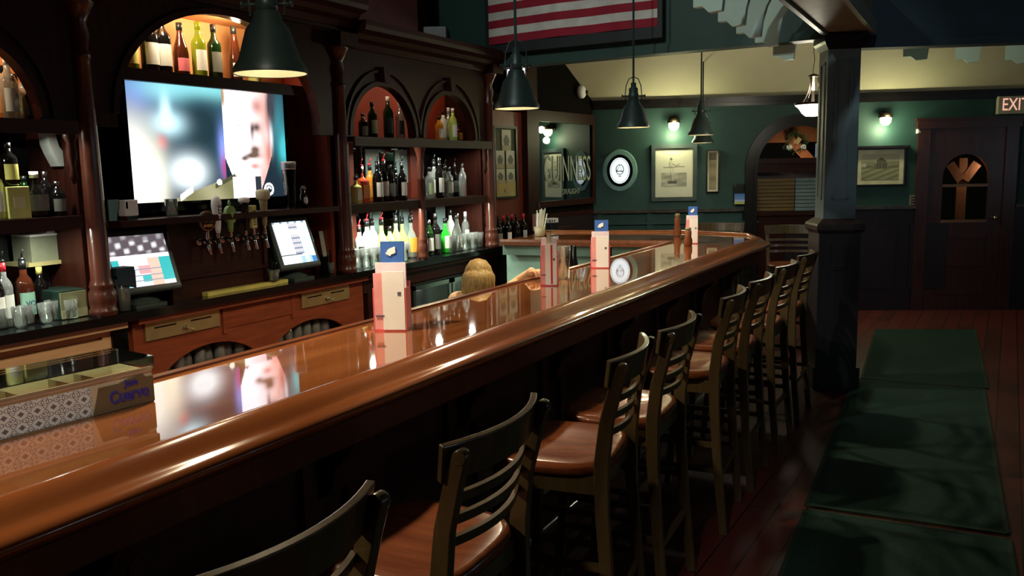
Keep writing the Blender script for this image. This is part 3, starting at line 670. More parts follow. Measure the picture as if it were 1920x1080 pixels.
def framed(name, label, x0, y0, x1, y1, fn, nx, ny, ft, fm, mat_w, mc, hood=False):
    c = onwall((x0+x1)/2, (y0+y1)/2); a = onwall(x0, (y0+y1)/2); b = onwall(x1, (y0+y1)/2); w = (b-a).length
    h = onwall((x0+x1)/2, y0).z-onwall((x0+x1)/2, y1).z
    t = thing(name, label, 'picture', c, TH)
    frame_mb(w, h, ft, 0.03).build('frame', fm, t)
    m = MB(); m.box(-w/2+ft*.5, w/2-ft*.5, -.012, -.004, -h/2+ft*.5, h/2-ft*.5); m.build('mat_board', mc, t)
    picture('print', vcol('picture_print'), w-2*ft-2*mat_w, h-2*ft-2*mat_w, nx, ny, fn, t, (0, -.014, 0))
    if hood: m = MB(); m.box(-w/2-.03, w/2+.03, -.07, 0, h/2, h/2+.025); m.build('picture_ledge', TRIM, t)
    return t
framed('framed_picture', 'large silver-framed print of a standing athlete beside a table, under the sconce', 1221, 271, 1306, 377, athlete, 70, 86, 0.045, mat('brushed_pewter_frame', (92, 108, 108), .25, .4), 0.01, mat('ivory_mat_board', (206, 204, 176), .7))
framed('framed_picture', 'narrow upright framed strip print, right of the athlete picture', 1324, 281, 1348, 361, lambda u, v: mixc((.22, .20, .12), (.34, .32, .20), abs(math.sin(v*9))) if v > .2 else (.12, .10, .06), 6, 40, 0.012, TRIM, 0.02, mat('ivory_mat_board', (206, 204, 176), .7))
def barn(u, v):
    c = mixc((.58, .58, .42), (.44, .44, .30), v)
    if v > .45: c = mixc((.20, .21, .13), (.36, .36, .24), .5+.5*math.sin(u*17+v*31))
    if abs(v-.42) < .12 and (u < .35 or u > .62): c = mixc(c, (.10, .11, .07), .6)
    if abs(u-.52) < .17 and .34 < v < .58: c = (.09, .09, .07) if int(u*40) % 3 else (.2, .2, .15)
    if abs(u-.52) < .18-abs(v-.2)*.4 and .14 < v < .34 and abs(u-.52) < (v-.12)*.9: c = (.16, .15, .11)
    if u < .12 and .35 < v < .5: c = (.5, .5, .42)
    return c
framed('framed_picture', 'wide ivory-matted landscape print with a building, right of the column', 1604, 278, 1696, 348, barn, 60, 40, 0.014, TRIM, 0.05, mat('ivory_mat_board', (206, 204, 176), .7), True)
# hand sanitiser style blue card in a black dispenser
t = hung('wall_dispenser', 'black wall dispenser with a blue and yellow card, left of the arched opening', 'dispenser', 1385, 366)
m = MB(); m.box(-.065, .065, -.06, 0, -.10, .13); m.build('housing', BLACK, t, bevel=.02)
def sani(u, v): return (.55, .62, .10) if v > .82 else ((.85, .9, .95) if .62 < v < .74 and int(u*24) % 2 else mixc((.05, .18, .55), (.25, .45, .8), v))
picture('card', vcol('picture_print'), .115, .12, 24, 20, sani, t, (0, -.063, -.04))
# light switch, sensor
t = hung('light_switch', 'small pale switch plate with dark slots left of the door frame', 'switch', 1711, 375)
m = MB(); m.box(-.035, .035, -.01, 0, -.055, .055); m.build('plate', mat('putty_plastic', (140, 130, 110), .5), t)
m = MB(); [m.box(-.022, .022, -.014, -.008, z-.006, z+.006) for z in (-.03, 0, .03)]; m.build('slots', BLACK, t)
t = hung('motion_sensor', 'small white wall sensor left of the door head', 'sensor', 1721, 243)
m = MB(); m.box(-.022, .022, -.04, 0, -.045, .045); m.build('housing', WHITE, t, bevel=.008); m = MB(); m.lathe([(.012, .038), (.009, .046), (.002, .048)], (0, 0, .0), 10, axis='y'); m.build('lens', CHROME, t)
# exit sign
t = hung('exit_sign', 'white exit sign with pinkish letters above the door', 'exit sign', 1896, 197, 0.05)
m = MB(); m.box(-.145, .145, -.03, .03, -.095, .095); m.build('housing', mat('ivory_sign_face', (186, 184, 160), .5), t)
text('lettering', 'EXIT', .19, emis('exit_letters', (255, 190, 165), 0.9), t, (0.03, -.032, 0), sx=.72)
m = MB(); m.box(-.02, .02, .03, .055, -.02, .02); m.build('mount', WHITE, t)

# ------------------------------------------------ door with the arched glass and the timber brace behind
def wl(s, d, z=0): p = W0+U*s+N*d; return Vector((p.x, p.y, z))
sw = SD1-SD0; t = thing('door_1', None, None, wl((SD0+SD1)/2, 0), TH); t['kind'] = 'structure'
DOORW = wood('door_dark_wood', (58, 32, 30), (70, 38, 34), .3, 'z')
m = MB()
zc, ar = 1.52, .245
m.box(-sw/2, -ar, -.02, .03, 0, 2.05); m.box(ar, sw/2, -.02, .03, 0, 2.05); m.box(-ar, ar, -.02, .03, 0, 1.02)
poly = [(-ar, zc)]+[(-ar*math.cos(PI*i/16), zc+ar*math.sin(PI*i/16)) for i in range(1, 16)]+[(ar, zc), (ar, 2.05), (-ar, 2.05)]
m.prism(poly, 'y', -.02, .03)
for z0, z1 in ((.18, .40), (.5, .72), (.82, .93)): m.box(-.25, .25, -.03, -.02, z0, z1)
m.build('leaf', DOORW, t)
m = MB(); m.box(-ar, ar, .0, .006, 1.02, zc+ar); m.build('glass', PANE, t)
m = MB(); m.box(-ar, ar, -.015, .02, 1.40, 1.43); m.box(-ar, ar, -.03, .02, 1.0, 1.03); m.build('glazing_bar', wood('door_sill_wood', (120, 84, 60), (140, 96, 70), .3, 'x'), t)
m = MB(); m.lathe([(.004, .07), (.022, .065), (.026, .05), (.012, .04), (.012, .0)], (.33, 0, 1.05), 14, axis='y'); m.build('door_knob', CHROME, t)
m = MB(); m.box(-sw/2-.13, -sw/2, -.04, .02, 0, 2.05); m.box(sw/2, sw/2+.13, -.04, .02, 0, 2.05); m.box(-sw/2-.15, sw/2+.15, -.06, .02, 2.05, 2.14); m.box(-sw/2-.17, sw/2+.17, -.08, .02, 2.14, 2.165)
m.build('door_frame', DOORW, t)
# vestibule behind
m = MB(); q0, q1 = wl(SA0-.4, -1.6), wl(SD1+1.2, -1.6); quadslab(m, q0, q1, 0, 2.7, .1, (-N.x, -N.y, 0)); struct(m.build('wall_vestibule', mat('vestibule_dark_paint', (20, 18, 18), .7)))
m = MB(); quadslab(m, wl(SA0-.4, -.16), wl(SA0-.4, -1.6), 0, 2.7, .08, -U); quadslab(m, wl(SA1+.35, -.16), wl(SA1+.35, -1.6), 0, 2.7, .05, U); struct(m.build('wall_vestibule_side', DARK))
TIMB = wood('orange_timber', (190, 112, 68), (206, 128, 80), .5, 'z')
t = thing('timber_brace', 'orange timber post with three short boards fanning at its top, seen through the door glass', 'timber brace', wl((SD0+SD1)/2+.06, -.22), TH)
m = MB(); m.box(-.055, .055, 0, .04, 0, 1.60); m.build('post', TIMB, t)
m = MB(); m.box(-.045, .045, -.02, .03, 1.50, 1.72); m.build('board', TIMB, t)
for sgn in (-1, 1):
    m = MB(); m.strip([(sgn*.02, -.01, 1.47), (sgn*.15, -.01, 1.66)], .03, .10, (0, 1, 0)); m.build('board', TIMB, t)
light('vestibule_light', 'POINT', wl((SD0+SD1)/2+.36, -.10, 1.6), 6, WARM, .03)
light('vestibule_light', 'POINT', wl(SAc+.0, -.14, 1.62), 14, WARM, .08)

# ------------------------------------------------ arched opening
t = thing('window_4', None, None, wl(SAc, 0), TH); t['kind'] = 'structure'
m = MB(); rr = ra+.05
for (r_, w_, y_) in ((rr, .12, -.03), (ra-.0, .04, -.05)):
    m.strip([(-r_, y_, 0)]+[(-r_*math.cos(PI*i/20), y_, zs+r_*.98*math.sin(PI*i/20)) for i in range(21)]+[(r_, y_, 0)], .05, w_, (0, 1, 0))
m.build('arch_frame', TRIM, t)
m = MB(); m.box(-ra, ra, -.04, .08, 1.70, 1.76); m.box(-ra, ra, -.02, .06, 1.60, 1.70); m.box(-ra, ra, -.02, .1, 0, 1.14); m.box(-ra, ra, -.05, .1, 1.11, 1.15); m.build('transom', DARKY, t)
m = MB(); m.box(-ra, ra, .02, .026, 1.76, zs+ra); m.build('pane', PANE, t)
m = MB()
for k in range(9): m.box(-ra+.02, -ra+.46, .05, .07, 1.16+k*.042, 1.195+k*.042)
m.build('board_slats', wood('ochre_slats', (104, 84, 44), (122, 98, 52), .5, 'x'), t)
m = MB(); m.box(-ra, ra, .10, .12, 1.1, 1.7); m.build('dark_backing', WAIN, t)
m = MB()
for k in range(9): m.box(-ra+.47, -ra+.80, .04, .06, 1.16+k*.042, 1.195+k*.042)
m.build('grey_slats', mat('grey_blind_slats', (118, 138, 140), .5), t)
# timbers behind the transom
t = thing('timber_brace', 'orange timber frame with a diagonal brace behind the arched transom glass', 'timber brace', wl(SAc, -.4), TH)
m = MB(); m.box(-.5, .5, -.03, .05, 1.95, 2.3); m.build('header', TIMB, t)
m = MB(); m.strip([(-.04, -.05, 2.0), (.22, -.05, 1.72)], .06, .10, (0, 1, 0)); m.build('brace', TIMB, t)
m = MB(); m.box(.36, .47, -.03, .03, 1.5, 1.98); m.build('post', TIMB, t)
t = thing('wreath', 'green wreath with white flowers and pale ribbon hanging at the arched transom', 'wreath', wl(SAc-.05, .07, 1.93), TH)
m = MB(); rnd = random.Random(3)
for k in range(90):
    a = 2*PI*k/90; r_ = .10+rnd.uniform(-.02, .025)
    p0 = Vector((r_*math.cos(a), rnd.uniform(-.02, .01), r_*math.sin(a))); d_ = Vector((rnd.uniform(-1, 1), rnd.uniform(-1, .3), rnd.uniform(-1, 1)))*.035
    m.tube([p0, p0+d_*.5, p0+d_], [.004, .006, .001], 4)
m.build('foliage', mat('wreath_green', (66, 92, 44), .7), t)
for sx in (-1, 1):
    m = MB(); m.lathe([(.004, .03), (.03, .02), (.034, 0), (.02, -.01)], (sx*.075, 0, -.05), 10, axis='y'); m.build('flower', WHITE, t)
m = MB(); m.strip([(-.03, -.03, .02), (0, -.035, .0), (.03, -.03, .05)], .05, .01, (0, 0, 1)); m.build('ribbon', mat('cream_ribbon', (210, 180, 120), .6), t)

# ================================================================== LEFT WALL OBJECTS (local: x along the wall away from us, -y out of the wall)
TL = math.atan2(LWU.y, LWU.x)
def lw(px, py, off=0.0): return leftwall_pt(px, py, off)
c = lw(1058, 303); a = lw(1008, 303); b = lw(1108, 303); w = (b-a).length; h = 0.84; c.z = 1.77; c = c+LWN*.012
t = thing('advertising_mirror', 'large wall mirror with frosted lettering, reflecting the sconce and the oval plaque', 'mirror', c, TL)
m = MB(); m.box(-w/2, w/2, -.012, .0, -h/2, h/2); m.build('mirror_plate', MIRR, t)
frame_mb(w+.12, h+.12, .065, .03).build('frame', DARK, t)
FR = mat('frosted_print', (150, 160, 140), .5)
tx = text('lettering', 'GUINNESS', .40, FR, t, (.04, -.016, -.09), sx=.56); text('lettering', 'DRAUGHT', .085, FR, t, (.10, -.016, -.33), sx=1.0)
# dark post, header boards on the wall
q = lw(992, 300, .03); t = thing('wall_post', 'dark wooden post between the mirror and the picture collage', 'post', (q.x, q.y, 0), TL)
m = MB(); m.box(-.10, .10, -.05, .02, 0, 2.9); m.build('post', DARK, t)
q = lw(1060, 215, .01); m = MB(); m.box(-.75, .62, -.03, 0, 2.24, 2.30); m.box(-.75, .62, -.02, 0, 1.17, 1.22); struct(m.build('trim_7', DARK, None, (q.x, q.y, 0), (0, 0, TL)))
q = lw(1060, 215, .0); m = MB(); m.box(-1.5, .60, -.025, 0, 0, 1.17); struct(m.build('trim_8', WAIN, None, (q.x, q.y, 0), (0, 0, TL)))
q = lw(950, 305, .002); m = MB(); m.box(-.6, .40, -.012, 0, 1.18, 2.26); struct(m.build('trim_9', wood('far_left_wall_wood', (112, 50, 36), (134, 62, 44), 0.35, 'z'), None, (q.x, q.y, 0), (0, 0, TL)))
# collage frame
c = lw(945, 305, .03); t = thing('picture_collage', 'green-matted frame holding five small photographs on the red wall', 'picture', c, TL)
cw, ch = .40, .70
frame_mb(cw, ch, .022, .03).build('frame', TRIM, t)
m = MB(); m.box(-cw/2, cw/2, -.012, 0, -ch/2, ch/2); m.build('mat_board', mat('sage_mat_board', (72, 84, 62), .7, rgb2=(86, 96, 66)), t)
m = MB(); m.box(-cw/2+.02, cw/2-.02, -.016, -.012, -ch/2+.02, -.17); m.build('cream_panel', mat('cream_mat', (178, 166, 104), .7), t)
def house(u, v):
    c = mixc((.62, .66, .52), (.5, .5, .34), v)
    if ((u-.5)/.3)**2+((v-.55)/.3)**2 < 1: c = (.10, .11, .09)
    if v > .75: c = (.40, .38, .22)
    return c
for k, (x, z, w_, h_) in enumerate(((.02, .215, .16, .20), (-.095, .03, .15, .17), (.085, .03, .15, .17), (-.095, -.13, .15, .14), (.085, -.13, .15, .14))):
    picture('photograph', vcol('picture_print'), w_, h_, 16, 16, house, t, (x, -.02, z))
m = MB(); m.box(-.03, .03, -.02, -.016, -.285, -.255); m.build('plaque', BRASS, t)
# wall television (mostly behind the pendant) and round detector
c = hx(982, 143, -3.98); t = thing('wall_television', 'small bright wall television partly hidden by the second pendant lamp', 'television', (c.x-.02, c.y, c.z), PI/2)
m = MB(); m.box(-.32, .32, -.0, .05, -.19, .19); m.build('housing', PBLK, t)
def tv2(u, v): return (1, .93, .97) if v > .12 and u < .93 else (.9, .1, .25) if u > .93 else (.75, .8, .85)
picture('screen', vcol('tv_small', 2.2), .60, .34, 24, 16, tv2, t, (0, -.004, 0))
m = MB(); m.box(-.04, .04, .05, .12, -.05, .05); m.build('wall_mount', BLACK, t)
c = lw(1084, 173, .0); t = thing('smoke_detector', 'round white detector on the dark gable end of the left wall', 'detector', c, TL)
m = MB(); m.lathe([(.07, .02), (.07, .06), (.055, .075), (.02, .08)], n=24, axis='y'); m.build('housing', WHITE, t)
m = MB(); m.lathe([(.025, .05), (.022, .09), (.004, .092)], (.05, 0, .0), 14, axis='y'); m.build('lens', PBLK, t)

# ================================================================== FLAG AND SPEAKER
def fy(px, py, y): return hit(px, py, 1, y)
fa = fy(915, 0, 6.60); fb = fy(1232, 0, 6.60); fz = fy(1070, 66, 6.60).z
fw = fb.x-fa.x; sh = .068; fh = sh*13
t = thing('framed_flag', 'flag with red and white stripes in a dark frame high on the green fascia', 'flag', ((fa.x+fb.x)/2, 6.62, fz+fh/2), 0)
WH = mat('flag_white_cloth', (196, 196, 190), .8); RD = mat('flag_red_cloth', (140, 22, 44), .8); BL = mat('flag_blue_cloth', (30, 40, 90), .8)
m = MB()
nx = 36
for j in range(13):
    m.cur = 0 if j % 2 == 0 else 1
    for i in range(nx):
        def P3(i, j): 
            x = -fw/2+fw*i/nx; return (x, -.02-.008*math.sin(i*.5), -fh/2+j*sh+ .012*math.exp(-((i/nx-.0)/.18)**2)*-1)
        m.add([P3(i, j), P3(i+1, j), P3(i+1, j+1), P3(i, j+1)], [(0, 1, 2, 3)], True)
m.build('striped_cloth', [RD, WH], t)
m = MB(); m.box(-fw/2, -fw/2+fw*.4, -.045, -.035, fh/2-7*sh, fh/2); m.build('canton', BL, t)
m = MB()
for r_ in range(9):
    for k in range(6 if r_ % 2 == 0 else 5):
        cx = -fw/2+fw*.4*((k+.5+(0 if r_ % 2 == 0 else .5))/6); cz = fh/2-7*sh*(r_+.7)/9.4
        vs = [(cx+(.018 if i % 2 == 0 else .007)*math.sin(PI*i/5), -.047, cz+(.018 if i % 2 == 0 else .007)*math.cos(PI*i/5)) for i in range(10)]
        m.add(vs, [tuple(range(10))])
m.build('stars', WH, t)
m = MB(); m.box(-fw/2-.04, fw/2+.04, -.012, .05, -fh/2-.09, fh/2+.06); m.build('backing_frame', mat('dark_frame_cloth', (20, 30, 32), .6), t)
c = hx(842, 83, -4.0); t = thing('loudspeaker', 'small black loudspeaker standing on top of the back bar cornice', 'speaker', (-4.08, 6.08, 2.737), .5)
m = MB(); m.box(-.10, .10, -.13, .13, 0, .155); m.build('cabinet', BLACK, t, bevel=.008)
m = MB(); m.box(.10, .106, -.115, .115, .015, .14); m.build('grille', mat('speaker_cloth', (12, 14, 16), .9), t)

# ================================================================== TELEVISION IN THE CENTRE BAY
ty0, ty1, tz0, tz1 = 3.045, 4.235, 1.545, 2.215
t = thing('television', 'large flat television showing a man with a moustache, under the wine niche', 'television', (-4.10, (ty0+ty1)/2, (tz0+tz1)/2), PI/2)
tw, thh = ty1-ty0, tz1-tz0
m = MB(); m.box(-tw/2-.03, tw/2+.03, 0, .07, -thh/2-.06, thh/2+.03); m.build('housing', PBLK, t, bevel=.006)
frame_mb(tw+.06, thh+.06, .03, .008).build('bezel', PBLK, t)
m = MB(); m.box(-.2, .2, -.02, .1, -thh/2-.085, -thh/2-.06); m.build('stand', PBLK, t)
def tvpic(u, v):
    c = mixc((.01, .03, .055), (.03, .08, .11), 1-v)
    c = mixc(c, (.03, .10, .45), .9*g2(u, v, .05, .08, .10, .16)); c = mixc(c, (.22, .62, .66), .95*g2(u, v, .42, .02, .30, .09)); c = mixc(c, (.25, .6, .68), .7*g2(u, v, .22, .04, .14, .12))
    c = mixc(c, (.012, .03, .04), 1.3*g2(u, v, .42, .36, .13, .24))
    c = mixc(c, (.55, .85, .95), g2(u, v, .22, .33, .09, .10)+.8*g2(u, v, .21, .2, .03, .12)); c = mixc(c, (.45, .02, .05), .9*g2(u, v, .175, .49, .03, .06))
    c = mixc(c, (1, .99, .90), 1.3*g2(u, v, .0, .75, .13, .42)); c = mixc(c, (1, .95, .72), .9*g2(u, v, .12, .85, .07, .3))
    c = mixc(c, (.85, .97, 1.0), 1.4*g2(u, v, .32, .75, .10, .13))
    c = mixc(c, (.25, .35, .95), .8*g2(u, v, .55, .55, .03, .2)); c = mixc(c, (.4, .03, .15), .8*g2(u, v, .55, .7, .02, .12))
    if u > .56:
        c = mixc((.01, .02, .03), (.03, .10, .13), g2(u, v, .97, .2, .06, .3))
        c = mixc(c, (.05, .42, .46), 1.2*g2(u, v, .985, .52, .04, .17)); c = mixc(c, (.04, .22, .26), .8*g2(u, v, .93, .3, .05, .2))
    # face
    fc = .722; fwid = .168 if v < .60 else .168-.22*(v-.60)
    e = abs((u-fc)/fwid)**4+abs((v-.38)/.62)**4
    if u > .56 and e < 1 and v < .98:
        k = (u-.56)/.30; c = mixc((1.15, 1.12, 1.2), (.92, .55, .50), max(0, (k-.35)*1.8))
        c = mixc(c, (.35, .08, .06), .85*g2(u, v, .87, .5, .03, .35)); c = mixc(c, (.30, .08, .06), .75*g2(u, v, .80, .13, .05, .08))
        c = mixc(c, (.04, .02, .02), .95*g2(u, v, .79, .33, .035, .05)+.7*g2(u, v, .755, .38, .015, .10)); c = mixc(c, (.5, .3, .25), .8*g2(u, v, .66, .32, .03, .015))
        c = mixc(c, (.12, .08, .06), 1.2*g2(u, v, .77, .545, .035, .04)+1.1*g2(u, v, .75, .60, .06, .028)+.9*g2(u, v, .69, .63, .03, .025))
        c = mixc(c, (.55, .15, .13), .9*g2(u, v, .76, .70, .035, .03)); c = mixc(c, (.75, .22, .2), .6*g2(u, v, .82, .82, .03, .12)); c = mixc(c, (.9, .8, .8), .5*g2(u, v, .86, .4, .02, .1))
    # hair
    if u > .56: c = mixc(c, (.35, .22, .12), 1.2*g2(u, v, .565, .06, .018, .12)); c = mixc(c, (.04, .04, .05), 1.3*g2(u, v, .90, .12, .035, .22)); c = mixc(c, (.75, .78, .85), .8*g2(u, v, .895, .42, .012, .12))
    # jacket
    jt = .97-.5*(u-.24) if u < .62 else .78+1.2*(u-.62)
    if .22 < u < .66 and v > jt: c = mixc((.16, .15, .07), (.30, .28, .16), .5+.5*math.sin(u*22-v*9)); 
    if .48 < u < .62 and abs(v-(1.22-.7*(u-.0))) < .02: c = (.06, .06, .03)
    if .60 < u < .80 and v > .80: c = mixc((1, .97, 1), (.9, .35, .4), (u-.62)*5) if u < .76 else (.02, .03, .04)
    r_ = math.hypot((u-.855)*1.75, v-.925)
    if abs(r_-.052) < .012 or (abs(r_-.022) < .010 and v < .93): c = (.9, .9, .95)
    if g2(u, v, .51, .845, .018, .03) > .4: c = (.95, .97, .8)
    if .26 < u < .34 and abs(v-(1.22-.95*(u))) < .03: c = (.75, .85, .85)
    return c
picture('screen', vcol('tv_screen', 1.7, .1), tw, thh, 220, 124, tvpic, t, (0, -.0085, 0))

# ================================================================== POINT OF SALE TERMINALS
def pos(label, y, x, rz, tilt, fn, w=.36, h=.30):
    t = thing('sales_terminal', label, 'terminal', (x, y, .986), PI/2+rz, 'touch-screen terminals on the back counter')
    DG = mat('dark_grey_green_plastic', (54, 66, 62), .4)
        # monitor body: profile in (y,z)
    prof = [(-.075, .075), (-.085, .09), (.035, .415), (.06, .42), (.12, .39), (.10, .21), (.02, .07)]
    m = MB(); m.prism(prof, 'x', -w/2-.03, w/2+.03); m.build('monitor_housing', DG, t, bevel=.01)
    ang = math.atan2(.12, .325)
    o = picture('screen', vcol('pos_screen', 1.5, .1), w, h, 60, 50, fn, t, (0, -.0285, .2525), (-ang, 0, 0))
    m = MB(); m.lathe([(.12, 0), (.12, .012), (.10, .03), (.05, .05), (.05, .14)], (0, .03, 0), 24); m.box(-.09, .09, -.10, .05, 0, .02); m.build('base', DG, t)
    return t
def scr1(u, v):
    if v < .38: 
        c = (.10, .08, .09)
        c = mixc(c, (.9, .9, .95), max(0, math.sin(u*26)*math.sin(v*22+u*4))*(.9 if .12 < v < .34 else .3)); return c
    c = (.85, .80, .85)
    if v > .46:
        if u < .12 or u > .80: return (.04, .42, .42) if v < .93 else (.9, .9, .95)
        if abs((v*9) % 1) < .12: return (.25, .3, .35)
        if .42 < u < .62 and .60 < v < .76: return (.75, .35, .35)
        if .60 < u < .80: return (.85, .50, .40)
        if .45 < u < .8 and v > .78 and v < .92: return (.05, .45, .45)
        if u < .22 and v > .74: return (.1, .7, .8)
    return c
def scr2(u, v):
    c = (.78, .88, .95)
    if v < .05: return (.2, .3, .4) if int(u*14) % 3 == 0 else c
    if .38 < u < .72 and .02 < v < .78:
        c = mixc((.95, .78, .78), c, abs(u-.5)*2)
        if .44 < u < .68 and (int(u*40) % 2 == 0 or int(v*24) % 3 == 0) and not (.2 < v < .32): c = (.22, .27, .36)
    if u > .74: c = (.62, .86, .95) if int(v*8) % 2 else (.80, .93, .97)
    if abs(v-.79) < .012 and u < .62: c = (.05, .06, .08)
    if v > .84: c = (.35, .6, .75) if (u > .55 and int(u*9) % 2) else (.8, .92, .92)
    if u > .86 and v > .86: c = (.05, .2, .5)
    return c
pos('left touch-screen terminal with a menu photo and teal buttons, beside the straw jar', 2.97, -4.00, -.12, 0, scr1, .34, .29)
pos('right touch-screen terminal with a pale blue table plan, by the right column', 4.15, -4.00, -.05, 0, scr2, .30, .29)

# ================================================================== TAP HANDLES
def tap(px, label, kind):
    p = hx(px, 456, -3.88); y = p.y
    t = thing('beer_tap', label, 'beer tap', (-3.96, y, 1.31), PI/2, 'beer taps on the dark riser')
    m = MB(); m.tube([(0, 0, 0), (0, -.05, 0), (0, -.075, -.005)], [.014, .014, .012], 10); m.tube([(0, -.075, .01), (0, -.08, -.03), (0, -.095, -.075)], [.013, .011, .009], 10)
    m.lathe([(.024, 0), (.024, .008), (.014, .012)], n=14, axis='y'); m.lathe([(.008, .0), (.012, .02), (.009, .05), (.012, .06)], (0, -.075, .005), 12); m.build('faucet', CHROME, t)
    z0 = .065
    if kind == 'disc':
        m = MB(); m.lathe([(.058, -.008), (.058, .008)], (0, -.078, z0+.055), 26, axis='y'); m.build('badge', mat('black_badge', (34, 26, 22), .4), t)
        m = MB(); oval(m, .057, .057, .051, .051, -.0, .002); m.build('badge_ring', mat('amber_ring', (150, 90, 40), .4), t, (0, -.087, z0+.055))
        text('lettering', '1812', .042, mat('amber_letters', (214, 160, 90), .5), t, (0, -.088, z0+.062)); text('lettering', 'AMBER', .022, mat('amber_letters', (214, 160, 90), .5), t, (0, -.088, z0+.028))
    if kind == 'white':
        m = MB(); m.lathe([(.012, 0), (.017, .03), (.024, .10), (.030, .16), (.028, .19), (.018, .21), (.004, .218)], (0, -.078, z0-.02), 18); m.build('handle', WHITE, t)
        text('lettering', 'LITE', .04, mat('navy_print', (30, 50, 90), .5), t, (0, -.108, z0+.11), (PI/2, -PI/2, 0))
    if kind == 'green':
        m = MB(); m.lathe([(.012, 0), (.016, .03), (.024, .10), (.026, .11), (.020, .115)], (0, -.078, z0-.02), 16); m.prism([(-.022, .10), (.022, .10), (.038, .125), (.038, .16), (.03, .185), (.012, .2), (-.012, .2), (-.03, .185), (-.038, .16), (-.038, .125)], 'y', -.092, -.066)
        m.lathe([(.006, .2), (.010, .215), (.006, .23), (.002, .235)], (0, -.078, 0), 10); m.build('handle', mat('pale_green_handle', (136, 168, 96), .4), t)
        m = MB(); m.box(-.028, .028, -.095, -.092, .135, .155); m.build('badge_band', mat('light_green_print', (190, 205, 150), .5), t)
    if kind == 'glass':
        m = MB(); m.lathe([(.010, 0), (.013, .04), (.022, .09), (.026, .16), (.026, .17)], (0, -.078, z0-.02), 16); m.build('handle', PBLK, t)
        m = MB(); m.lathe([(.026, .0), (.034, .006), (.034, .022), (.024, .030), (.004, .032)], (0, -.078, z0+.15), 16); m.build('cream_top', WHITE, t)
    if kind == 'yellow':
        m = MB(); m.box(-.022, .022, -.09, -.066, z0-.01, z0+.13); m.build('handle', mat('pale_yellow_handle', (198, 190, 116), .5), t, bevel=.004)
        m = MB(); [m.box(-.012+.0, .012, -.092, -.09, z0+.01+k*.016, z0+.018+k*.016) for k in range(6)]; m.build('print', mat('grey_brown_print', (110, 100, 60), .5), t)
    if kind == 'tall':
        m = MB(); m.lathe([(.012, 0), (.016, .03), (.024, .13), (.026, .16)], (0, -.078, z0), 16); m.build('handle', mat('khaki_handle', (150, 136, 92), .5), t)
        m = MB(); m.lathe([(.026, 0), (.040, .006), (.044, .02), (.044, .05), (.036, .062), (.004, .066)], (0, -.078, z0+.16), 18); m.build('cap', mat('cream_handle', (206, 200, 168), .5), t)
    return t
tap(391, 'beer tap with a round black badge and amber number, leftmost of the taps', 'disc'); tap(411, 'beer tap with a tall white rounded handle and dark lettering', 'white')
tap(435, 'beer tap with a pale green bottle-shaped handle and finial', 'green'); tap(463, 'beer tap with a black handle and small white top', 'glass')
tap(478, 'beer tap with a short flat pale yellow handle', 'yellow'); tap(499, 'beer tap with a khaki handle and fat cream cap, rightmost of the taps', 'tall')

# cash drawers
def cashdrawer(label, y0, y1, z0, z1):
    w, h = (y1-y0)/2, (z1-z0)/2; m = MB(); m.box(-w, w, -.012, .0, -h, h)
    t = m.build('cash_drawer', BRASS, CC, (XF+.002-CC.location.x, (y0+y1)/2-CC.location.y, (z0+z1)/2), (0, 0, PI/2), bevel=.002); t['label'] = label
    m = MB(); m.box(-w*.78, -w*.22, -.014, -.012, h*.15, h*.30); m.build('cheque_slot', PBLK, t); m = MB(); m.box(w*.18, w*.75, -.014, -.012, h*.15, h*.30); m.build('cheque_slot', PBLK, t)
    m = MB(); m.lathe([(.013, 0), (.013, .018), (.005, .02)], (0, -.012, -h*.35), 14, axis='y'); m.build('lock', STEEL, t)
    m = MB(); m.tube([(0, -.03, -h*.35), (.015, -.045, -h*.45), (.03, -.04, -h*.6)], .004, 6); m.lathe([(.012, -.002), (.012, .002)], (.034, -.04, -h*.65), 10, axis='y'); m.build('key', BRASS, t)
cashdrawer('larger brass-coloured cash drawer front left of centre', 2.93, 3.445, .795, .905); cashdrawer('smaller grey-brass cash drawer front near the right column', 4.145, 4.635, .79, .90)
# maple strip, glass with garnish picks at its end
ym = (ys0+ys1)/2
t = thing('yellow_ruler_strip', 'long yellow strip lying along the black counter edge below the taps', 'strip', (XF-.01, ym, .9855), PI/2)
m = MB(); m.box(-(ys1-ys0)/2, (ys1-ys0)/2, -.03, .03, 0, .022); m.build('strip', mat('yellow_strip', (196, 186, 96), .4), t)

# ================================================================== BOTTLES AND GLASSES
BOT = {}
def bprof(kind, h, r):
    if kind == 'wine': return [(r*.9, 0), (r, .006), (r, h*.60), (r*.92, h*.66), (r*.5, h*.74), (r*.36, h*.80), (r*.34, h*.93)]
    if kind == 'burgundy': return [(r*.9, 0), (r, .006), (r, h*.42), (r*.85, h*.55), (r*.5, h*.70), (r*.36, h*.80), (r*.34, h*.93)]
    if kind == 'flute': return [(r*.85, 0), (r*.9, .006), (r*.9, h*.38), (r*.7, h*.58), (r*.42, h*.78), (r*.34, h*.93)]
    if kind == 'square': return [(r*.95, 0), (r, .006), (r, h*.58), (r*.9, h*.63), (r*.42, h*.70), (r*.34, h*.75), (r*.34, h*.93)]
    if kind == 'round': return [(r*.9, 0), (r*1.05, .01), (r*1.1, h*.4), (r*.8, h*.58), (r*.42, h*.68), (r*.34, h*.75), (r*.34, h*.93)]
    return [(r*.9, 0), (r, .006), (r, h*.62), (r*.8, h*.70), (r*.42, h*.77), (r*.36, h*.93)]
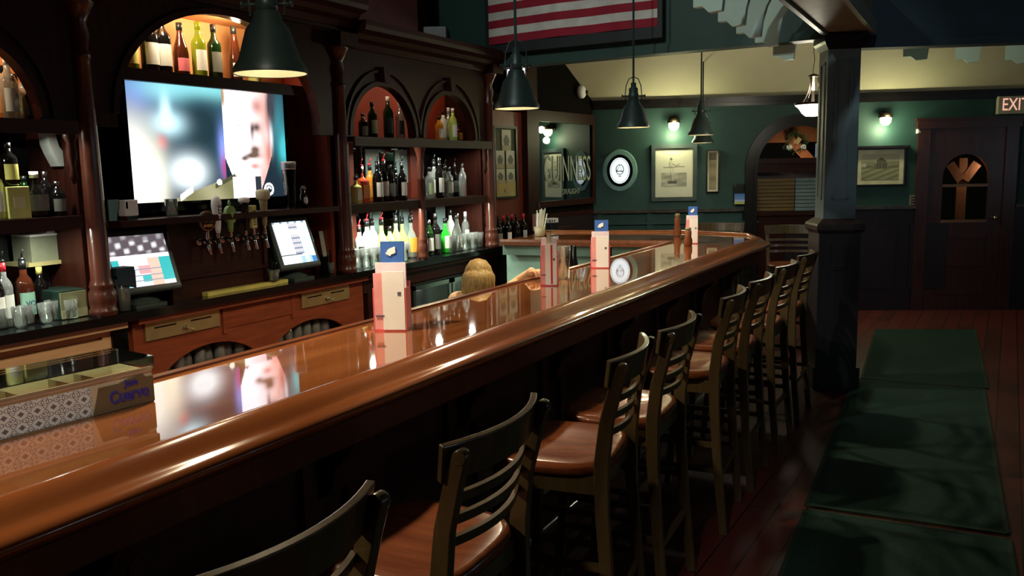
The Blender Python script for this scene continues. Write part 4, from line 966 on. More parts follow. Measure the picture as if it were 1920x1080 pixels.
TINT = dict(dark=mat('dark_bottle_glass', (14, 12, 12), .06), green=mat('dark_green_bottle_glass', (18, 40, 14), .06), lime=mat('olive_lit_bottle_glass', (118, 130, 28), .1), brown=mat('brown_bottle_glass', (60, 26, 14), .06),
    clear=glassy('clear_bottle_glass', (214, 222, 214), .02, .12, .22), orange=mat('orange_red_liqueur', (214, 88, 54), .12), amber=mat('amber_spirit', (206, 132, 44), .1), white=mat('frosted_white_bottle', (218, 226, 218), .25),
    bright=mat('bright_green_bottle', (40, 190, 50), .12), yellow=mat('yellow_juice', (216, 214, 130), .2), palegreen=mat('pale_green_juice', (170, 196, 96), .2), silver=mat('silver_bottle', (210, 214, 212), .18, .6), blue=mat('navy_bottle_glass', (20, 26, 60), .08), red=mat('red_bottle_liquid', (140, 30, 26), .1))
LAB = dict(w=mat('white_label', (222, 222, 214), .6), g=mat('pale_green_label', (176, 196, 150), .6), k=mat('black_label', (24, 26, 26), .5), p=mat('pink_label', (216, 110, 120), .6), y=mat('yellow_label', (212, 204, 110), .6), o=mat('orange_label', (214, 140, 50), .6), m=mat('mint_label', (140, 188, 168), .6), s=mat('grey_label', (110, 112, 104), .6))
def bottle(x, y, z, label, tint='dark', lab='w', kind='liquor', h=.29, r=.037, cap='k', pourer=False, group=None, name='liquor_bottle', rz=0.0):
    t = thing(name, label, 'bottle', (x, y, z), rz, group)
    pr = bprof(kind, h, r); m = MB()
    if kind == 'square':
        m.lathe([(a*1.25 if a > r*.6 else a, b) for a, b in pr], n=16)
        m.v = [(max(-r, min(r, vx)), max(-r, min(r, vy)), vz) for vx, vy, vz in m.v]
    else: m.lathe(pr, n=16)
    m.build('glass_body', TINT[tint], t)
    if lab:
        l0, l1 = (.14, .50) if kind != 'burgundy' and kind != 'flute' else (.10, .34)
        m = MB(); rr_ = r*1.012 if kind != 'flute' else r*.915; k = 9; a0 = -1.15 + PI*0; vs = []
        if kind == 'round': rr_ = r*1.115
        for i in range(k):
            a = -1.1+2.2*i/(k-1)-rz
            for zz in (l0, l1): vs.append((rr_*math.cos(a), rr_*math.sin(a), h*zz))
        if kind == 'square': m.box(r, r+.001, -r*.8, r*.8, h*l0, h*l1)
        else: m.add(vs, [(2*i, 2*i+2, 2*i+3, 2*i+1) for i in range(k-1)], True)
        m.build('label', LAB[lab], t)
    cm = {'k': BLACK, 'w': WHITE, 'r': REDC, 'y': LAB['y'], 'g': STEEL, 'l': TINT['lime'], 'o': LAB['o']}[cap]
    if cap != 'n':
        m = MB(); m.lathe([(r*.40, h*.86), (r*.40, h), (r*.3, h)], n=12); m.build('cap', cm, t)
    if pourer:
        m = MB(); m.lathe([(r*.36, h), (r*.36, h+.012), (r*.12, h+.016)], n=10); m.tube([(0, 0, h+.01), (.006, .0, h+.035), (.016, 0, h+.055)], .0042, 6); m.build('pourer', REDC if pourer == 'r' else BLACK, t)
    return t
ORD = ['first', 'second', 'third', 'fourth', 'fifth', 'sixth', 'seventh', 'eighth', 'ninth', 'tenth', 'eleventh', 'twelfth']
def row(items, xpl, z, where, group, py, name='liquor_bottle'):
    for k, it in enumerate(items):
        px, desc = it[0], it[1]; kw = dict(it[2]); dx = kw.pop('dx', 0); dz_ = kw.pop('dz', 0)
        q = hx(px, py, xpl+dx)
        bottle(xpl+dx, q.y, z+.001+dz_, '%s, %s from left, %s' % (desc, ORD[k], where), group=group, name=kw.pop('name', name), **kw)
W = 'wine_bottle'
row([(246, 'olive bottle with yellow label', dict(tint='lime', lab='y', kind='wine', h=.30, cap='l')),
     (281, 'large dark wine bottle with white label', dict(tint='dark', lab='w', kind='wine', h=.335, r=.05)),
     (306, 'dark wine bottle with tall white label', dict(tint='dark', lab='w', kind='wine', h=.34, r=.046, cap='g')),
     (339, 'brown burgundy bottle with grey and pink label', dict(tint='brown', lab='p', kind='burgundy', h=.31, r=.045)),
     (373, 'olive bottle with white label and lime neck', dict(tint='lime', lab='w', kind='wine', h=.335, r=.043, cap='l')),
     (402, 'green bottle with dark grey label', dict(tint='green', lab='s', kind='wine', h=.335, r=.042)),
     (440, 'slender brown bottle with small white label', dict(tint='brown', lab='w', kind='flute', h=.345, r=.046)),
     (474, 'pale bottle half behind the pendant', dict(tint='yellow', lab='w', kind='wine', h=.33, r=.042))],
    -4.14, 2.27, 'wide lit arch', 'wine bottles over the television', 100, W)
row([(680, 'short dark bottle', dict(tint='dark', lab='s', h=.20, dx=-.12)),
     (698, 'dark green bottle with pale label', dict(tint='green', lab='g', h=.28)),
     (728, 'tall green bottle with dark label', dict(tint='green', lab='k', h=.33, r=.04, cap='w')),
     (750, 'clear bottle with black label and white neck', dict(tint='clear', lab='k', h=.30, cap='w'))],
    -4.06, 1.945, 'left red arch', 'bottles in the left red arch', 220)
row([(823, 'amber bottle', dict(tint='amber', lab='w', h=.21)), (831, 'pale frosted bottle with white label', dict(tint='white', lab='w', h=.27, dx=-.07)),
     (841, 'clear bottle with white cap', dict(tint='clear', lab='w', h=.31, cap='w', dx=-.13)), (849, 'pale green-white bottle', dict(tint='palegreen', lab='w', h=.29, cap='w')),
     (860, 'small brown bottle', dict(tint='brown', lab='o', h=.17, dx=-.05))],
    -4.06, 1.945, 'right red arch', 'bottles in the right red arch', 225)
row([(667, 'pale yellow square bottle', dict(tint='yellow', lab='w', kind='square', h=.2)), (678, 'wide orange-red liqueur bottle', dict(tint='orange', lab='o', kind='square', h=.27, r=.045, cap='w', pourer='r')),
     (694, 'amber bottle with orange label', dict(tint='amber', lab='o', h=.28, pourer='r', dx=-.08)), (708, 'black bottle with white label', dict(tint='dark', lab='w', h=.30, r=.04, pourer=True)),
     (720, 'dark bottle with square white label and pink pourer', dict(tint='dark', lab='w', h=.31, pourer='r', dx=-.04)), (732, 'dark grey-labelled bottle', dict(tint='dark', lab='s', h=.28, dx=-.02)),
     (742, 'dark square bottle set back', dict(tint='dark', lab='k', h=.26, dx=-.12, pourer=True)), (754, 'black bottle with bright white label', dict(tint='dark', lab='w', h=.29, pourer=True))],
    -3.98, 1.465, 'left-bay middle shelf', 'bottles on the middle shelf left bay', 340)
row([(805, 'clear bottle with pale green label', dict(tint='clear', lab='g', h=.26)), (814, 'clear bottle with white label', dict(tint='clear', lab='w', h=.31, dx=-.05, pourer=True)),
     (824, 'dark bottle with round white label', dict(tint='dark', lab='w', h=.34, cap='g')), (834, 'small clear bottle with striped label', dict(tint='clear', lab='s', h=.27, dx=-.04, pourer=True)),
     (842, 'clear bottle with white label, set back', dict(tint='clear', lab='w', h=.26, dx=-.09)), (852, 'dark grey bottle', dict(tint='dark', lab='s', h=.28, dx=-.08, pourer=True)),
     (867, 'shining silver-white bottle', dict(tint='silver', lab=None, h=.29, r=.034, cap='g'))],
    -3.98, 1.465, 'right-bay middle shelf', 'bottles on the middle shelf right bay', 335)
row([(674, 'black-banded pale bottle', dict(tint='white', lab='k', h=.30, cap='k', pourer='r')), (689, 'tall white bottle with pourer', dict(tint='white', lab='w', h=.34, r=.04, pourer='r')),
     (699, 'white bottle with black pourer', dict(tint='white', lab='w', h=.34, r=.042, pourer=True, dx=-.04)), (716, 'pale yellow juice bottle with black cap', dict(tint='yellow', lab='w', kind='round', h=.34, r=.045, pourer='r')),
     (731, 'pale bottle with black strip label', dict(tint='yellow', lab='k', h=.28, dx=.03)), (743, 'pale green juice bottle', dict(tint='palegreen', lab=None, kind='round', h=.345, r=.045, pourer=True)),
     (755, 'yellow-green juice bottle', dict(tint='palegreen', lab='y', kind='round', h=.33, r=.043, pourer=True, dx=-.04)), (771, 'clear decanter with an orange band', dict(tint='clear', lab='o', kind='round', h=.335, r=.045, pourer=True))],
    -4.08, .986, 'left-bay counter', 'bottles on the counter left bay', 450)
row([(794, 'dark slim bottle', dict(tint='dark', lab='s', h=.27)), (805, 'dark green bottle with white label', dict(tint='green', lab='w', h=.30, cap='g')), (817, 'tall black wine bottle', dict(tint='dark', lab='s', kind='wine', h=.35, r=.042, name=W)),
     (835, 'bright green gin bottle with pale label', dict(tint='bright', lab='w', kind='round', h=.30, r=.042)), (845, 'tall frosted white bottle', dict(tint='white', lab='w', h=.36, dx=-.12)),
     (857, 'clear flared decanter with white label', dict(tint='clear', lab='w', kind='burgundy', h=.33, r=.046, cap='g')), (873, 'clear white-labelled bottle', dict(tint='clear', lab='w', h=.33, dx=-.12, cap='w')),
     (884, 'clear bottle with grey cap', dict(tint='clear', lab='w', h=.34, dx=-.1, cap='w')), (907, 'clear bottle with black cap', dict(tint='clear', lab='s', h=.33))],
    -4.02, .986, 'right-bay counter', 'bottles on the counter right bay', 440)
# wine bottles on the dark end counter
# left unit
row([(4, 'amber spirit bottle', dict(tint='amber', lab='o', h=.26, dx=-.05)), (17, 'clear bottle with white cap', dict(tint='clear', lab='w', h=.30, cap='w')), (28, 'squat clear decanter', dict(tint='clear', lab=None, kind='round', h=.22, r=.045, cap='g')), (46, 'amber-labelled clear bottle', dict(tint='clear', lab='y', h=.25, dx=-.1)), (56, 'dark small bottle', dict(tint='dark', lab='s', h=.19))],
    -4.03, 1.965, 'left-edge arch', 'bottles in the arch at the left edge', 170)
row([(-6, 'pale yellow bottle', dict(tint='yellow', lab='w', h=.26)), (24, 'black bottle with yellow label on a yellow box', dict(tint='dark', lab='y', h=.20, cap='k', dz=.155)), (48, 'green bottle set back', dict(tint='green', lab='y', h=.20, dx=-.12)), (68, 'dark bottle with cream cap and silver band', dict(tint='dark', lab='s', kind='round', h=.22, r=.05, cap='w')), (88, 'dark bottle with grey stopper', dict(tint='dark', lab=None, h=.22, cap='g', dx=-.04)), (109, 'small dark bottle', dict(tint='dark', lab='s', h=.17, cap='g'))],
    -3.99, 1.505, 'left-edge middle shelf', 'bottles on the middle shelf at the left edge', 380)
row([(-6, 'dark bottle cut by the frame', dict(tint='dark', lab='w', h=.30)), (10, 'clear red-topped bottle with black pourer', dict(tint='clear', lab='w', h=.31, pourer=True, cap='r')), (48, 'whisky bottle with mint label and red base', dict(tint='brown', lab='m', h=.31, r=.042, pourer=True)), (78, 'short black bottle with yellow neck ring', dict(tint='dark', lab=None, h=.26, cap='y', dx=-.1))],
    -4.06, .986, 'left-edge counter', 'bottles on the counter at the left edge', 560)
q = hx(48, 555, -4.02); text('lettering', 'VO', .036, mat('navy_print', (30, 50, 90), .5), next(o for o in bpy.data.objects if o.get('label', '').startswith('whisky bottle with mint')), (.0445, 0, .10), (PI/2, 0, PI/2))

y_a = hx(4, 380, -3.99).y; y_b = hx(46, 380, -3.99).y
t = thing('yellow_carton', 'pale yellow carton under the yellow-labelled bottle on the left-edge shelf', 'carton', (-3.99, (y_a+y_b)/2, 1.506), PI/2); wv = (y_b-y_a)/2
m = MB(); m.box(-wv, wv, -.05, .05, 0, .15); m.build('carton', mat('pale_yellow_carton', (206, 208, 122), .5), t, bevel=.003); m = MB(); m.box(-wv*.5, wv*.5, -.052, -.05, .05, .10); m.build('printed_panel', mat('pale_cream_print', (222, 220, 170), .5), t)
# glasses
def glass_mesh(h, r0, r1):
    m = MB(); m.shell([(0.002, .004), (r0, .004), (r1, h), (r1-.002, h), (r0-.003, .012), (.002, .012)], n=16); return m
g0 = glass_mesh(.145, .030, .042).build('pint_glass', CLEAR)
g1 = glass_mesh(.10, .030, .036).build('rocks_glass', CLEAR)
used = set()
def glass(src, x, y, z, label, group, up=False):
    if src.name in used: o = src.copy(); C.objects.link(o)
    else: o = src; used.add(src.name)
    o.location = (x, y, z)
    if up: o.rotation_euler = (PI, 0, 0)
    return tag(o, label, 'glass', group)
# row of clear glasses in front of the right-bay bottles
for k in range(9):
    q = hx(862+k*6.5, 468-k*1.0, -3.985); glass(g0, -3.99+(-.02 if k % 2 else .0), 6.05+k*.062, .986, 'clear glass, %s from left in the tight row at the counter right end' % ORD[k], 'glasses at the right end of the counter')
for k in range(7):
    glass(g0, -3.98, 4.80+k*.095, .986, 'clear pint glass, %s from left before the white bottles' % ORD[k], 'pint glasses before the white bottles')
for k in range(7):
    glass(g1, -4.0+(.02 if k % 2 else -.03), 2.22+k*.065, .986, 'small clear glass, %s from left on the left-edge counter' % ORD[k], 'small glasses at the left edge')
for k in range(9):
    glass(g0, -4.035-(.03 if k % 2 else 0), 3.05+k*.077, .546+.146, 'upturned clear glass, %s from left in the left arched opening' % ORD[k], 'glasses in the left arched opening', True)
for k in range(6):
    glass(g0, -4.035, 4.0+k*.092, .546+.146, 'upturned clear glass, %s from left in the right arched opening' % ORD[k], 'glasses in the right arched opening', True)

# ================================================================== COUNTER AND LEDGE CLUTTER
t = thing('cash_box', 'grey-green metal box with a pale front and small latch, on the left-edge counter', 'box', (-4.0, 2.50, .986), PI/2)
q = hx(148, 590, -3.95)
m = MB(); m.box(-.10, .10, -.0, .22, 0, .145); m.build('body', mat('dark_green_metal', (30, 48, 42), .3), t, bevel=.004)
m = MB(); m.box(-.098, .098, -.006, 0, .004, .135); m.build('front', mat('khaki_metal', (134, 138, 104), .4), t)
m = MB(); m.box(-.098, .098, -.009, -.006, .004, .045); m.build('lower_band', mat('pale_khaki', (168, 170, 138), .4), t)
m = MB(); m.lathe([(.009, 0), (.009, .012), (.004, .014)], (.055, -.006, .075), 10, axis='y'); m.build('latch', CHROME, t)
t.location = (-3.985, hx(148, 585, -3.99).y, .986)
# boxes of paper on a bracket shelf
ya = hx(50, 480, -4.2).y; yb_ = hx(140, 480, -4.2).y
t = thing('paper_box', 'open white carton with loose sheets on top, under the left-edge shelf', 'box', (-4.24, (ya+yb_)/2, 1.27), PI/2)
wv = (yb_-ya)/2*.9
m = MB(); m.box(-wv, wv, -.06, .10, 0, .13); m.build('carton', mat('sage_grey_card', (128, 132, 110), .6), t)
m = MB(); m.box(-wv, wv*.98, -.065, .1, .13, .14); m.prism([(-wv*.2, .14), (wv, .145), (wv, .155), (wv*.2, .165), (0, .18)], 'y', -.05, .08); m.build('loose_sheets', WHITE, t)
m = MB(); m.box(-wv-.03, wv+.02, -.08, .12, -.02, 0); m.build('support_tray', mat('pale_tray', (170, 160, 110), .5), t)
m = MB(); m.box(-.02, .02, .02, .08, -.284, -.02); m.build('stand', BLACK, t)
# straw jar with dark cup, glass cup with picks
def jar(x, y, z, label, cat='jar', h=.17, r=.04, name='straw_jar'):
    t = thing(name, label, cat, (x, y, z)); m = MB(); m.shell([(.002, .004), (r*.8, .004), (r, h), (r-.002, h), (r*.8-.003, .012), (.002, .012)], n=18); m.build('glass', CLEAR, t); return t
y = hx(237, 580, -3.94).y
t = jar(-3.93, y-.02, .986, 'tall glass of yellow stirrers with a dark blue cloth folded over its rim', h=.20, r=.042)
m = MB(); rn = random.Random(5)
for k in range(7): m.tube([(rn.uniform(-.015, .015), rn.uniform(-.015, .015), .015), (rn.uniform(-.035, .035), rn.uniform(-.035, .035), .20)], .003, 5)
m.build('stirrers', mat('yellow_stirrer', (206, 206, 84), .4), t)
m = MB(); m.box(-.045, .045, -.06, .05, .19, .235); m.prism([(-.06, .13), (.05, .16), (.05, .215), (-.06, .215)], 'x', -.05, -.044); m.prism([(-.06, .15), (.05, .12), (.05, .215), (-.06, .215)], 'x', .044, .05); m.build('cloth', mat('navy_cloth', (18, 40, 52), .8), t, bevel=.008)
y = hx(514, 528, -3.93).y
t = jar(-3.93, y, 1.009, 'small clear glass holding dark tools on the end of the yellow strip', h=.075, r=.038, name='tool_glass')
m = MB(); m.tube([(0, 0, .012), (.0, .01, .10), (0, .03, .13)], .008, 6); m.tube([(.01, -.01, .012), (.0, -.02, .11), (0, .01, .12)], .006, 6); m.build('tools', PBLK, t)
y = hx(626, 515, -3.95).y
t = jar(-3.97, y, .986, 'narrow glass holding a black pen beside the right column base', h=.08, r=.025, name='pen_glass')
m = MB(); m.tube([(0, 0, .012), (0, -.01, .17)], .005, 6); m.build('pen', PBLK, t)
y = hx(620, 470, -4.0).y
t = thing('note_card', 'pale blank card leaning beside the right terminal', 'card', (-4.03, y, .986), PI/2); m = MB(); m.add([(-.045, 0, .12), (.045, 0, .12), (.045, .03, .30), (-.045, .03, .30), (-.045, .004, .12), (.045, .004, .12), (.045, .034, .30), (-.045, .034, .30)], [(0, 1, 2, 3), (7, 6, 5, 4), (0, 4, 5, 1), (2, 6, 7, 3), (0, 3, 7, 4), (1, 5, 6, 2)]); m.build('card', mat('pale_card', (170, 180, 168), .6), t)
m = MB(); m.box(-.01, .01, -.01, .06, 0, .13); m.box(-.03, .03, -.02, .06, 0, .01); m.build('stand', BLACK, t)
# ledge items
def ledge(px): return hx(px, 400, -3.93).y
t = thing('printed_box', 'small white printed box on the ledge at the left foot of the television', 'box', (-3.93, ledge(241), 1.466), PI/2)
m = MB(); m.box(-.04, .04, -.03, .03, .02, .105); m.build('box', WHITE, t, bevel=.004); m = MB(); m.box(-.03, .03, -.03, .03, 0, .02); m.build('foot', CHROME, t); m = MB(); m.box(-.034, -.022, -.031, -.03, .06, .095); m.build('printed_mark', PBLK, t)
t = thing('folded_card', 'pale teal folded card standing at the left end of the ledge', 'card', (-3.93, ledge(214), 1.466), PI/2); m = MB(); m.prism([(-.03, 0), (.01, 0), (.03, .11), (-.03, .11)], 'y', -.004, .004); m.build('card', mat('teal_card', (110, 150, 150), .5), t)
glass(g1, -3.92, ledge(320), 1.466, 'dimpled clear glass on the ledge below the television picture', None)
t = thing('pint_of_stout', 'tall dark stout glass with a white head on the ledge right of the television', 'glass', (-3.93, ledge(546), 1.466))
m = MB(); m.lathe([(.03, .004), (.034, .07), (.033, .12), (.045, .26), (.045, .275)], n=20); m.build('dark_beer', PBLK, t); m = MB(); m.lathe([(.046, .255), (.047, .30), (.043, .305)], n=20); m.build('white_head', WHITE, t); m = MB(); m.shell([(.035, .0), (.037, .07), (.036, .12), (.049, .30)], n=20); m.build('glass', PANE, t)
t = thing('figurine', 'small black and white penguin-like figurine on the ledge right of the stout glass', 'figurine', (-3.93, ledge(570), 1.466), PI/2)
m = MB(); m.lathe([(.025, 0), (.03, .03), (.026, .08), (.016, .10), (.02, .125), (.012, .145), (.002, .15)], n=16); m.build('body', PBLK, t); m = MB(); m.lathe([(.012, 0), (.021, .02), (.018, .05), (.006, .062)], (0, -.014, .018), 14); m.build('white_belly', WHITE, t); m = MB(); m.lathe([(.01, 0), (.017, .018), (.008, .034)], (0, -.008, .112), 12); m.build('grey_face', mat('warm_grey', (150, 140, 130), .5), t)

# ================================================================== COOLER UNDER THE RIGHT SHELVES
t = thing('glass_door_cooler', 'small black glass-door cooler with lit glasses inside, under the right shelves', 'cooler', (-4.2, 5.87, 0))
m = MB(); y0, y1 = 5.40, 6.58; x0_, x1_ = -4.44, -3.96
for a in ((x0_, x1_, y0, y0+.03, .03, .79), (x0_, x1_, y1-.03, y1, .03, .79), (x0_, x1_, y0, y1, .76, .79), (x0_, x1_, y0, y1, 0.0, .06), (x0_, x0_+.02, y0, y1, .03, .79), (x0_, x1_, 5.97, 6.0, .06, .76)): m.box(*a)
o = m.build('case', BLACK, t); o.location = (4.2, -5.87, 0)
for (a, b) in ((5.42, 5.98), (6.0, 6.56)):
    m = MB(); m.box(-3.96, -3.94, a, a+.035, .07, .77); m.box(-3.96, -3.94, b-.035, b, .07, .77); m.box(-3.96, -3.94, a, b, .735, .77); m.box(-3.96, -3.94, a, b, .07, .11); o = m.build('door_frame', STEEL, t); o.location = (4.2, -5.87, 0)
    m = MB(); m.box(-3.953, -3.949, a+.035, b-.035, .11, .735); o = m.build('door_glass', CLEARB, t); o.location = (4.2, -5.87, 0)
m = MB(); m.box(-4.42, -3.98, 5.43, 6.55, .46, .475); o = m.build('wire_shelf', STEEL, t); o.location = (4.2, -5.87, 0)
m = MB(); m.box(-4.415, -4.40, 5.43, 6.55, .1, .75); o = m.build('lining', WHITE, t); o.location = (4.2, -5.87, 0)
light('cooler_light', 'POINT', (.12, -.2, .72), 7, (.95, 1, .9), .02, parent=t); light('cooler_light', 'POINT', (.12, .35, .72), 6.0, (.95, 1, .9), .02, parent=t)
for k in range(6): glass(g1, -4.03, 5.50+k*.075, .476, 'clear glass, %s from left on the cooler shelf' % ORD[k], 'glasses inside the cooler')

# black bottle counter between the back bar and the far run, with wine bottles
t = thing('bottle_counter', 'black low counter holding the wine bottles past the end of the back bar', 'counter', (-3.9, 7.08, 0))
m = MB(); m.box(-.09, .085, -.28, .26, 0, .90); m.build('body', BLACK, t)
m = MB(); m.box(-.10, .10, -.285, .27, .90, .945); m.build('top', PBLK, t); m = MB(); m.box(.10, .106, -.285, .27, .915, .925); m.build('steel_edge', STEEL, t)
WD = ['black wine bottle with grey label', 'black wine bottle with red foil', 'black wine bottle with bright white label', 'black wine bottle with red foil', 'slim black wine bottle', 'black wine bottle with square white label']
for k, (px, lab, dx, c_) in enumerate(((936, 's', 0, 'k'), (945, None, -.07, 'r'), (953, 'w', .0, 'k'), (961, None, -.07, 'r'), (969, None, 0, 'k'), (982, 'w', 0, 'r'))):
    q = hx(px, 470, -3.88+dx)
    bottle(-3.88+dx, q.y, .946, WD[k]+', %s from left on the black counter' % ORD[k], 'dark', lab, 'wine', .32, .037, c_, False, 'wine bottles past the end of the back bar', W)
t = thing('wall_ledge', 'dark wooden ledge on the left wall below the lettered mirror', 'ledge', (-3.92, 7.9, 0))
m = MB(); m.box(-.07, .12, -.42, .45, 1.035, 1.07); m.build('board', DARKY, t); m = MB(); m.prism([(-.07, 1.035), (.08, 1.035), (-.07, .85)], 'y', -.3, -.27); m.prism([(-.07, 1.035), (.08, 1.035), (-.07, .85)], 'y', .27, .30); m.build('bracket', DARKY, t)

# ================================================================== ON THE BAR TOP
ZB = 1.0705
def qr_free(t, w, d, h): pass
def menu_caddy(px0, px1, pyb, label, h=.24, blue=True, tall=None, rot=.0, depth=.085):
    a = hz(px0, pyb, ZB); b = hz(px1, pyb, ZB); w = (b-a).length; c = (a+b)/2; an = math.atan2(b.y-a.y, b.x-a.x)+rot
    nrm = Vector((-math.sin(an), math.cos(an), 0)); c = c+nrm*depth/2; w = w*.98; d = depth/2
    t = thing('menu_caddy', label, 'menu caddy', (c.x, c.y, ZB), an, 'menu caddies on the bar')
    m = MB(); m.box(-w/2, w/2, -d, d, 0, .008); m.box(-w/2, -w/2+.004, -d, d, 0, h*.72); m.box(w/2-.004, w/2, -d, d, 0, h*.72); m.box(-w/2, w/2, d-.004, d, 0, h*.8); m.build('holder', PINK, t)
    m = MB(); m.box(-w*.20, w*.46, -d-.002, -d+.004, .006, h); m.build('white_card', WHITE, t)
    m = MB(); m.box(-w*.47, -w*.20, -d+.001, -d+.005, .006, h*.97); m.build('pink_card', mat('soft_pink_card', (232, 158, 160), .5), t)
    m = MB(); m.box(-w*.46, w*.46, -d*.2, d*.1, .008, h*1.13); m.build('inner_cards', mat('pale_lilac_card', (226, 214, 226), .5), t)
    m = MB(); m.box(-w*.42, -w*.16, -d-.0035, -d+.001, h*.25, h*.27); m.box(w*.26, w*.36, -d-.0035, -d-.002, h*.60, h*.66); m.build('printed_marks', mat('grey_print', (90, 90, 110), .5), t)
    if blue:
        m = MB(); m.prism([(-d*.1, h*.9), (0.0, h*.9), (d*.25, h*1.48), (d*.05, h*1.48)], 'x', -w*.30, w*.42); m.build('blue_card', BLUEC, t)
        m = MB()
        for k_, (zz, s_) in enumerate(((1.30, .14), (1.335, .12), (1.27, .10))):
            yy = -d*.1+(h*zz-h*.9)/(h*.58)*d*.15-.0035
            m.strip([(-w*.12+k_*.006, yy, h*zz-.006), (-w*.0, yy, h*zz+.002), (w*.16, yy, h*zz+.010)], .002, .010, (0, 1, 0))
        m.build('white_swirl', WHITE, t)
        m = MB(); m.box(-w*.28, w*.40, -d*.1-.003, -d*.1, h*.90, h*1.08); m.build('lilac_band', mat('lilac_card', (200, 186, 220), .5), t)
    if tall:
        m = MB(); m.box(-w*.15, w*.12, -.012, .012, h*.6, h*1.55); m.build('clear_tube', CLEARB, t); m = MB(); m.box(-w*.12, w*.09, -.008, .008, h*.6, h*1.25); m.build('cream_roll', mat('cream_paper', (226, 210, 180), .6), t)
        m = MB(); m.box(w*.12, w*.22, -d-.0045, -d-.002, .01, h*.97); m.build('red_strip', REDC, t)
    return t
menu_caddy(701, 764, 621, 'nearest and brightest white menu caddy on the bar, with a blue card on top', .235)
menu_caddy(1013, 1046, 536, 'red-striped menu caddy with a clear tube, in front of the empty pint glass', .225, False, True, depth=.07)
menu_caddy(1107, 1143, 503, 'red and white menu caddy with blue card, above the reflected oval plaque', .20)
menu_caddy(1285, 1309, 457, 'farthest menu caddy on the bar, red-sided with a blue card', .20)
q = hz(1052, 524, ZB); glass(glass_mesh(.185, .030, .043).build('pint_glass', CLEAR), q.x, q.y+.03, ZB, 'empty clear pint glass standing by the red-striped menu caddy', None)
def shaker(px, py, label, h=.2):
    q = hz(px, py, ZB); t = thing('sauce_bottle', label, 'bottle', (q.x, q.y, ZB), 0, 'amber bottles by the farthest caddy')
    m = MB(); m.lathe([(.03, 0), (.034, .01), (.034, h*.35), (.026, h*.5), (.028, h*.8), (.02, h*.86)], n=14); m.build('body', mat('amber_brown_glass', (120, 70, 44), .12), t); m = MB(); m.lathe([(.022, h*.84), (.024, h), (.02, h+.004)], n=12); m.build('cap', mat('khaki_cap', (140, 130, 96), .5), t)
shaker(1270, 443, 'amber sauce bottle left of the farthest menu caddy'); shaker(1290, 461, 'shorter amber bottle in front of the farthest menu caddy', .14)
q = hz(1012, 443, ZB); t = thing('straw_holder', 'cream cup packed with white paper straws at the left end of the far run', 'straw holder', (q.x, q.y, ZB))
m = MB(); m.shell([(.002, .003), (.045, .003), (.055, .09), (.052, .09), (.042, .01)], n=18); m.build('cup', mat('cream_cup', (170, 160, 130), .5), t)
m = MB(); rn = random.Random(9)
for k in range(26):
    a = rn.uniform(0, 2*PI); r_ = rn.uniform(0, .032); m.tube([(r_*math.cos(a), r_*math.sin(a), .01), (r_*1.7*math.cos(a)+.012, r_*1.7*math.sin(a)+.03, .235+rn.uniform(-.03, .03))], .0055, 6)
m.build('straws', mat('white_straws', (226, 226, 204), .5), t)
t = thing('menu_caddy', 'small pink menu caddy on the wall ledge behind the wine bottles', 'menu caddy', (-3.90, 7.56, 1.071), PI/2-.5, 'menu caddies on the bar')
m = MB(); m.box(-.05, .05, -.03, .03, 0, .17); m.build('pink_holder', mat('soft_pink_card', (232, 158, 160), .5), t, bevel=.003); m = MB(); m.box(-.02, .03, -.01, .012, .17, .30); m.build('clear_tube', CLEARB, t); m = MB(); m.box(-.016, .026, -.034, -.03, .01, .165); m.build('white_strip', WHITE, t)
t = thing('napkin_holder', 'black holder with white napkins and dark marks, left of the straws', 'napkin holder', (-3.88, 7.78, 1.071), PI/2-.5)
m = MB(); m.box(-.08, .08, -.05, .05, 0, .07); m.build('holder', BLACK, t); m = MB(); m.box(-.078, .078, -.048, .048, .07, .115); m.build('napkins', WHITE, t); m = MB(); [m.box(x-.006, x+.006, -.05, -.047, .078, .098) for x in (-.03, 0, .03)]; m.build('printed_marks', PBLK, t)
# far dark rods (taps/bottle necks) before the pale panel
for k, px in enumerate((1068, 1076, 1084, 1150)):
    q = fy(px, 480, 6.42); t = thing('black_bottle', ['slim black bottle, left of three by the mint panel', 'slim black bottle, middle of three by the mint panel', 'slim black bottle, right of three by the mint panel', 'lone black bottle right of the blue-topped caddy'][k], 'bottle', (q.x, 6.36, 0.78), 0, 'black bottles behind the bar')
    m = MB(); m.lathe([(.026, 0), (.028, .01), (.028, .10), (.012, .17), (.011, .25), (.013, .255), (.012, .27)], n=12); m.build('body', PBLK, t)
t = thing('under_bar_shelf', 'steel under-bar shelf carrying the slim black bottles', 'shelf', (-2.8, 6.33, 0))
m = MB(); m.box(-.6, .5, -.12, .10, .74, .78); m.build('steel_top', STEEL, t); m = MB(); m.box(-.6, .5, -.10, .08, .05, .74); m.build('body', BLACK, t)

# garnish tray with patterned front
fl = hz(0, 828, ZB); fr = hz(290, 752, ZB); ax = (fr-fl).normalized(); L = (fr-fl).length+.22; an = math.atan2(ax.y, ax.x)
c = fr-ax*(L/2); nn_ = Vector((-ax.y, ax.x, 0)); dep = .20
t = thing('garnish_tray', 'long garnish tray with patterned tile-print front and clear lid, nearest on the bar', 'garnish tray', (c.x, c.y, ZB), an)
HB = .088
m = MB(); m.box(-L/2, L/2, 0.002, .006, 0, HB); m.box(-L/2, L/2, dep-.004, dep, 0, HB); m.box(L/2-.004, L/2, 0.002, dep, 0, HB); m.box(-L/2, -L/2+.004, 0.002, dep, 0, HB); m.box(-L/2, L/2, 0.002, dep, 0, .004); m.build('tray_body', mat('ivory_plastic', (214, 204, 176), .4), t)
m = MB(); 
for x in (-.15, 0.0, .13, .20): m.box(x-.002, x+.002, .006, dep-.004, 0, HB-.01)
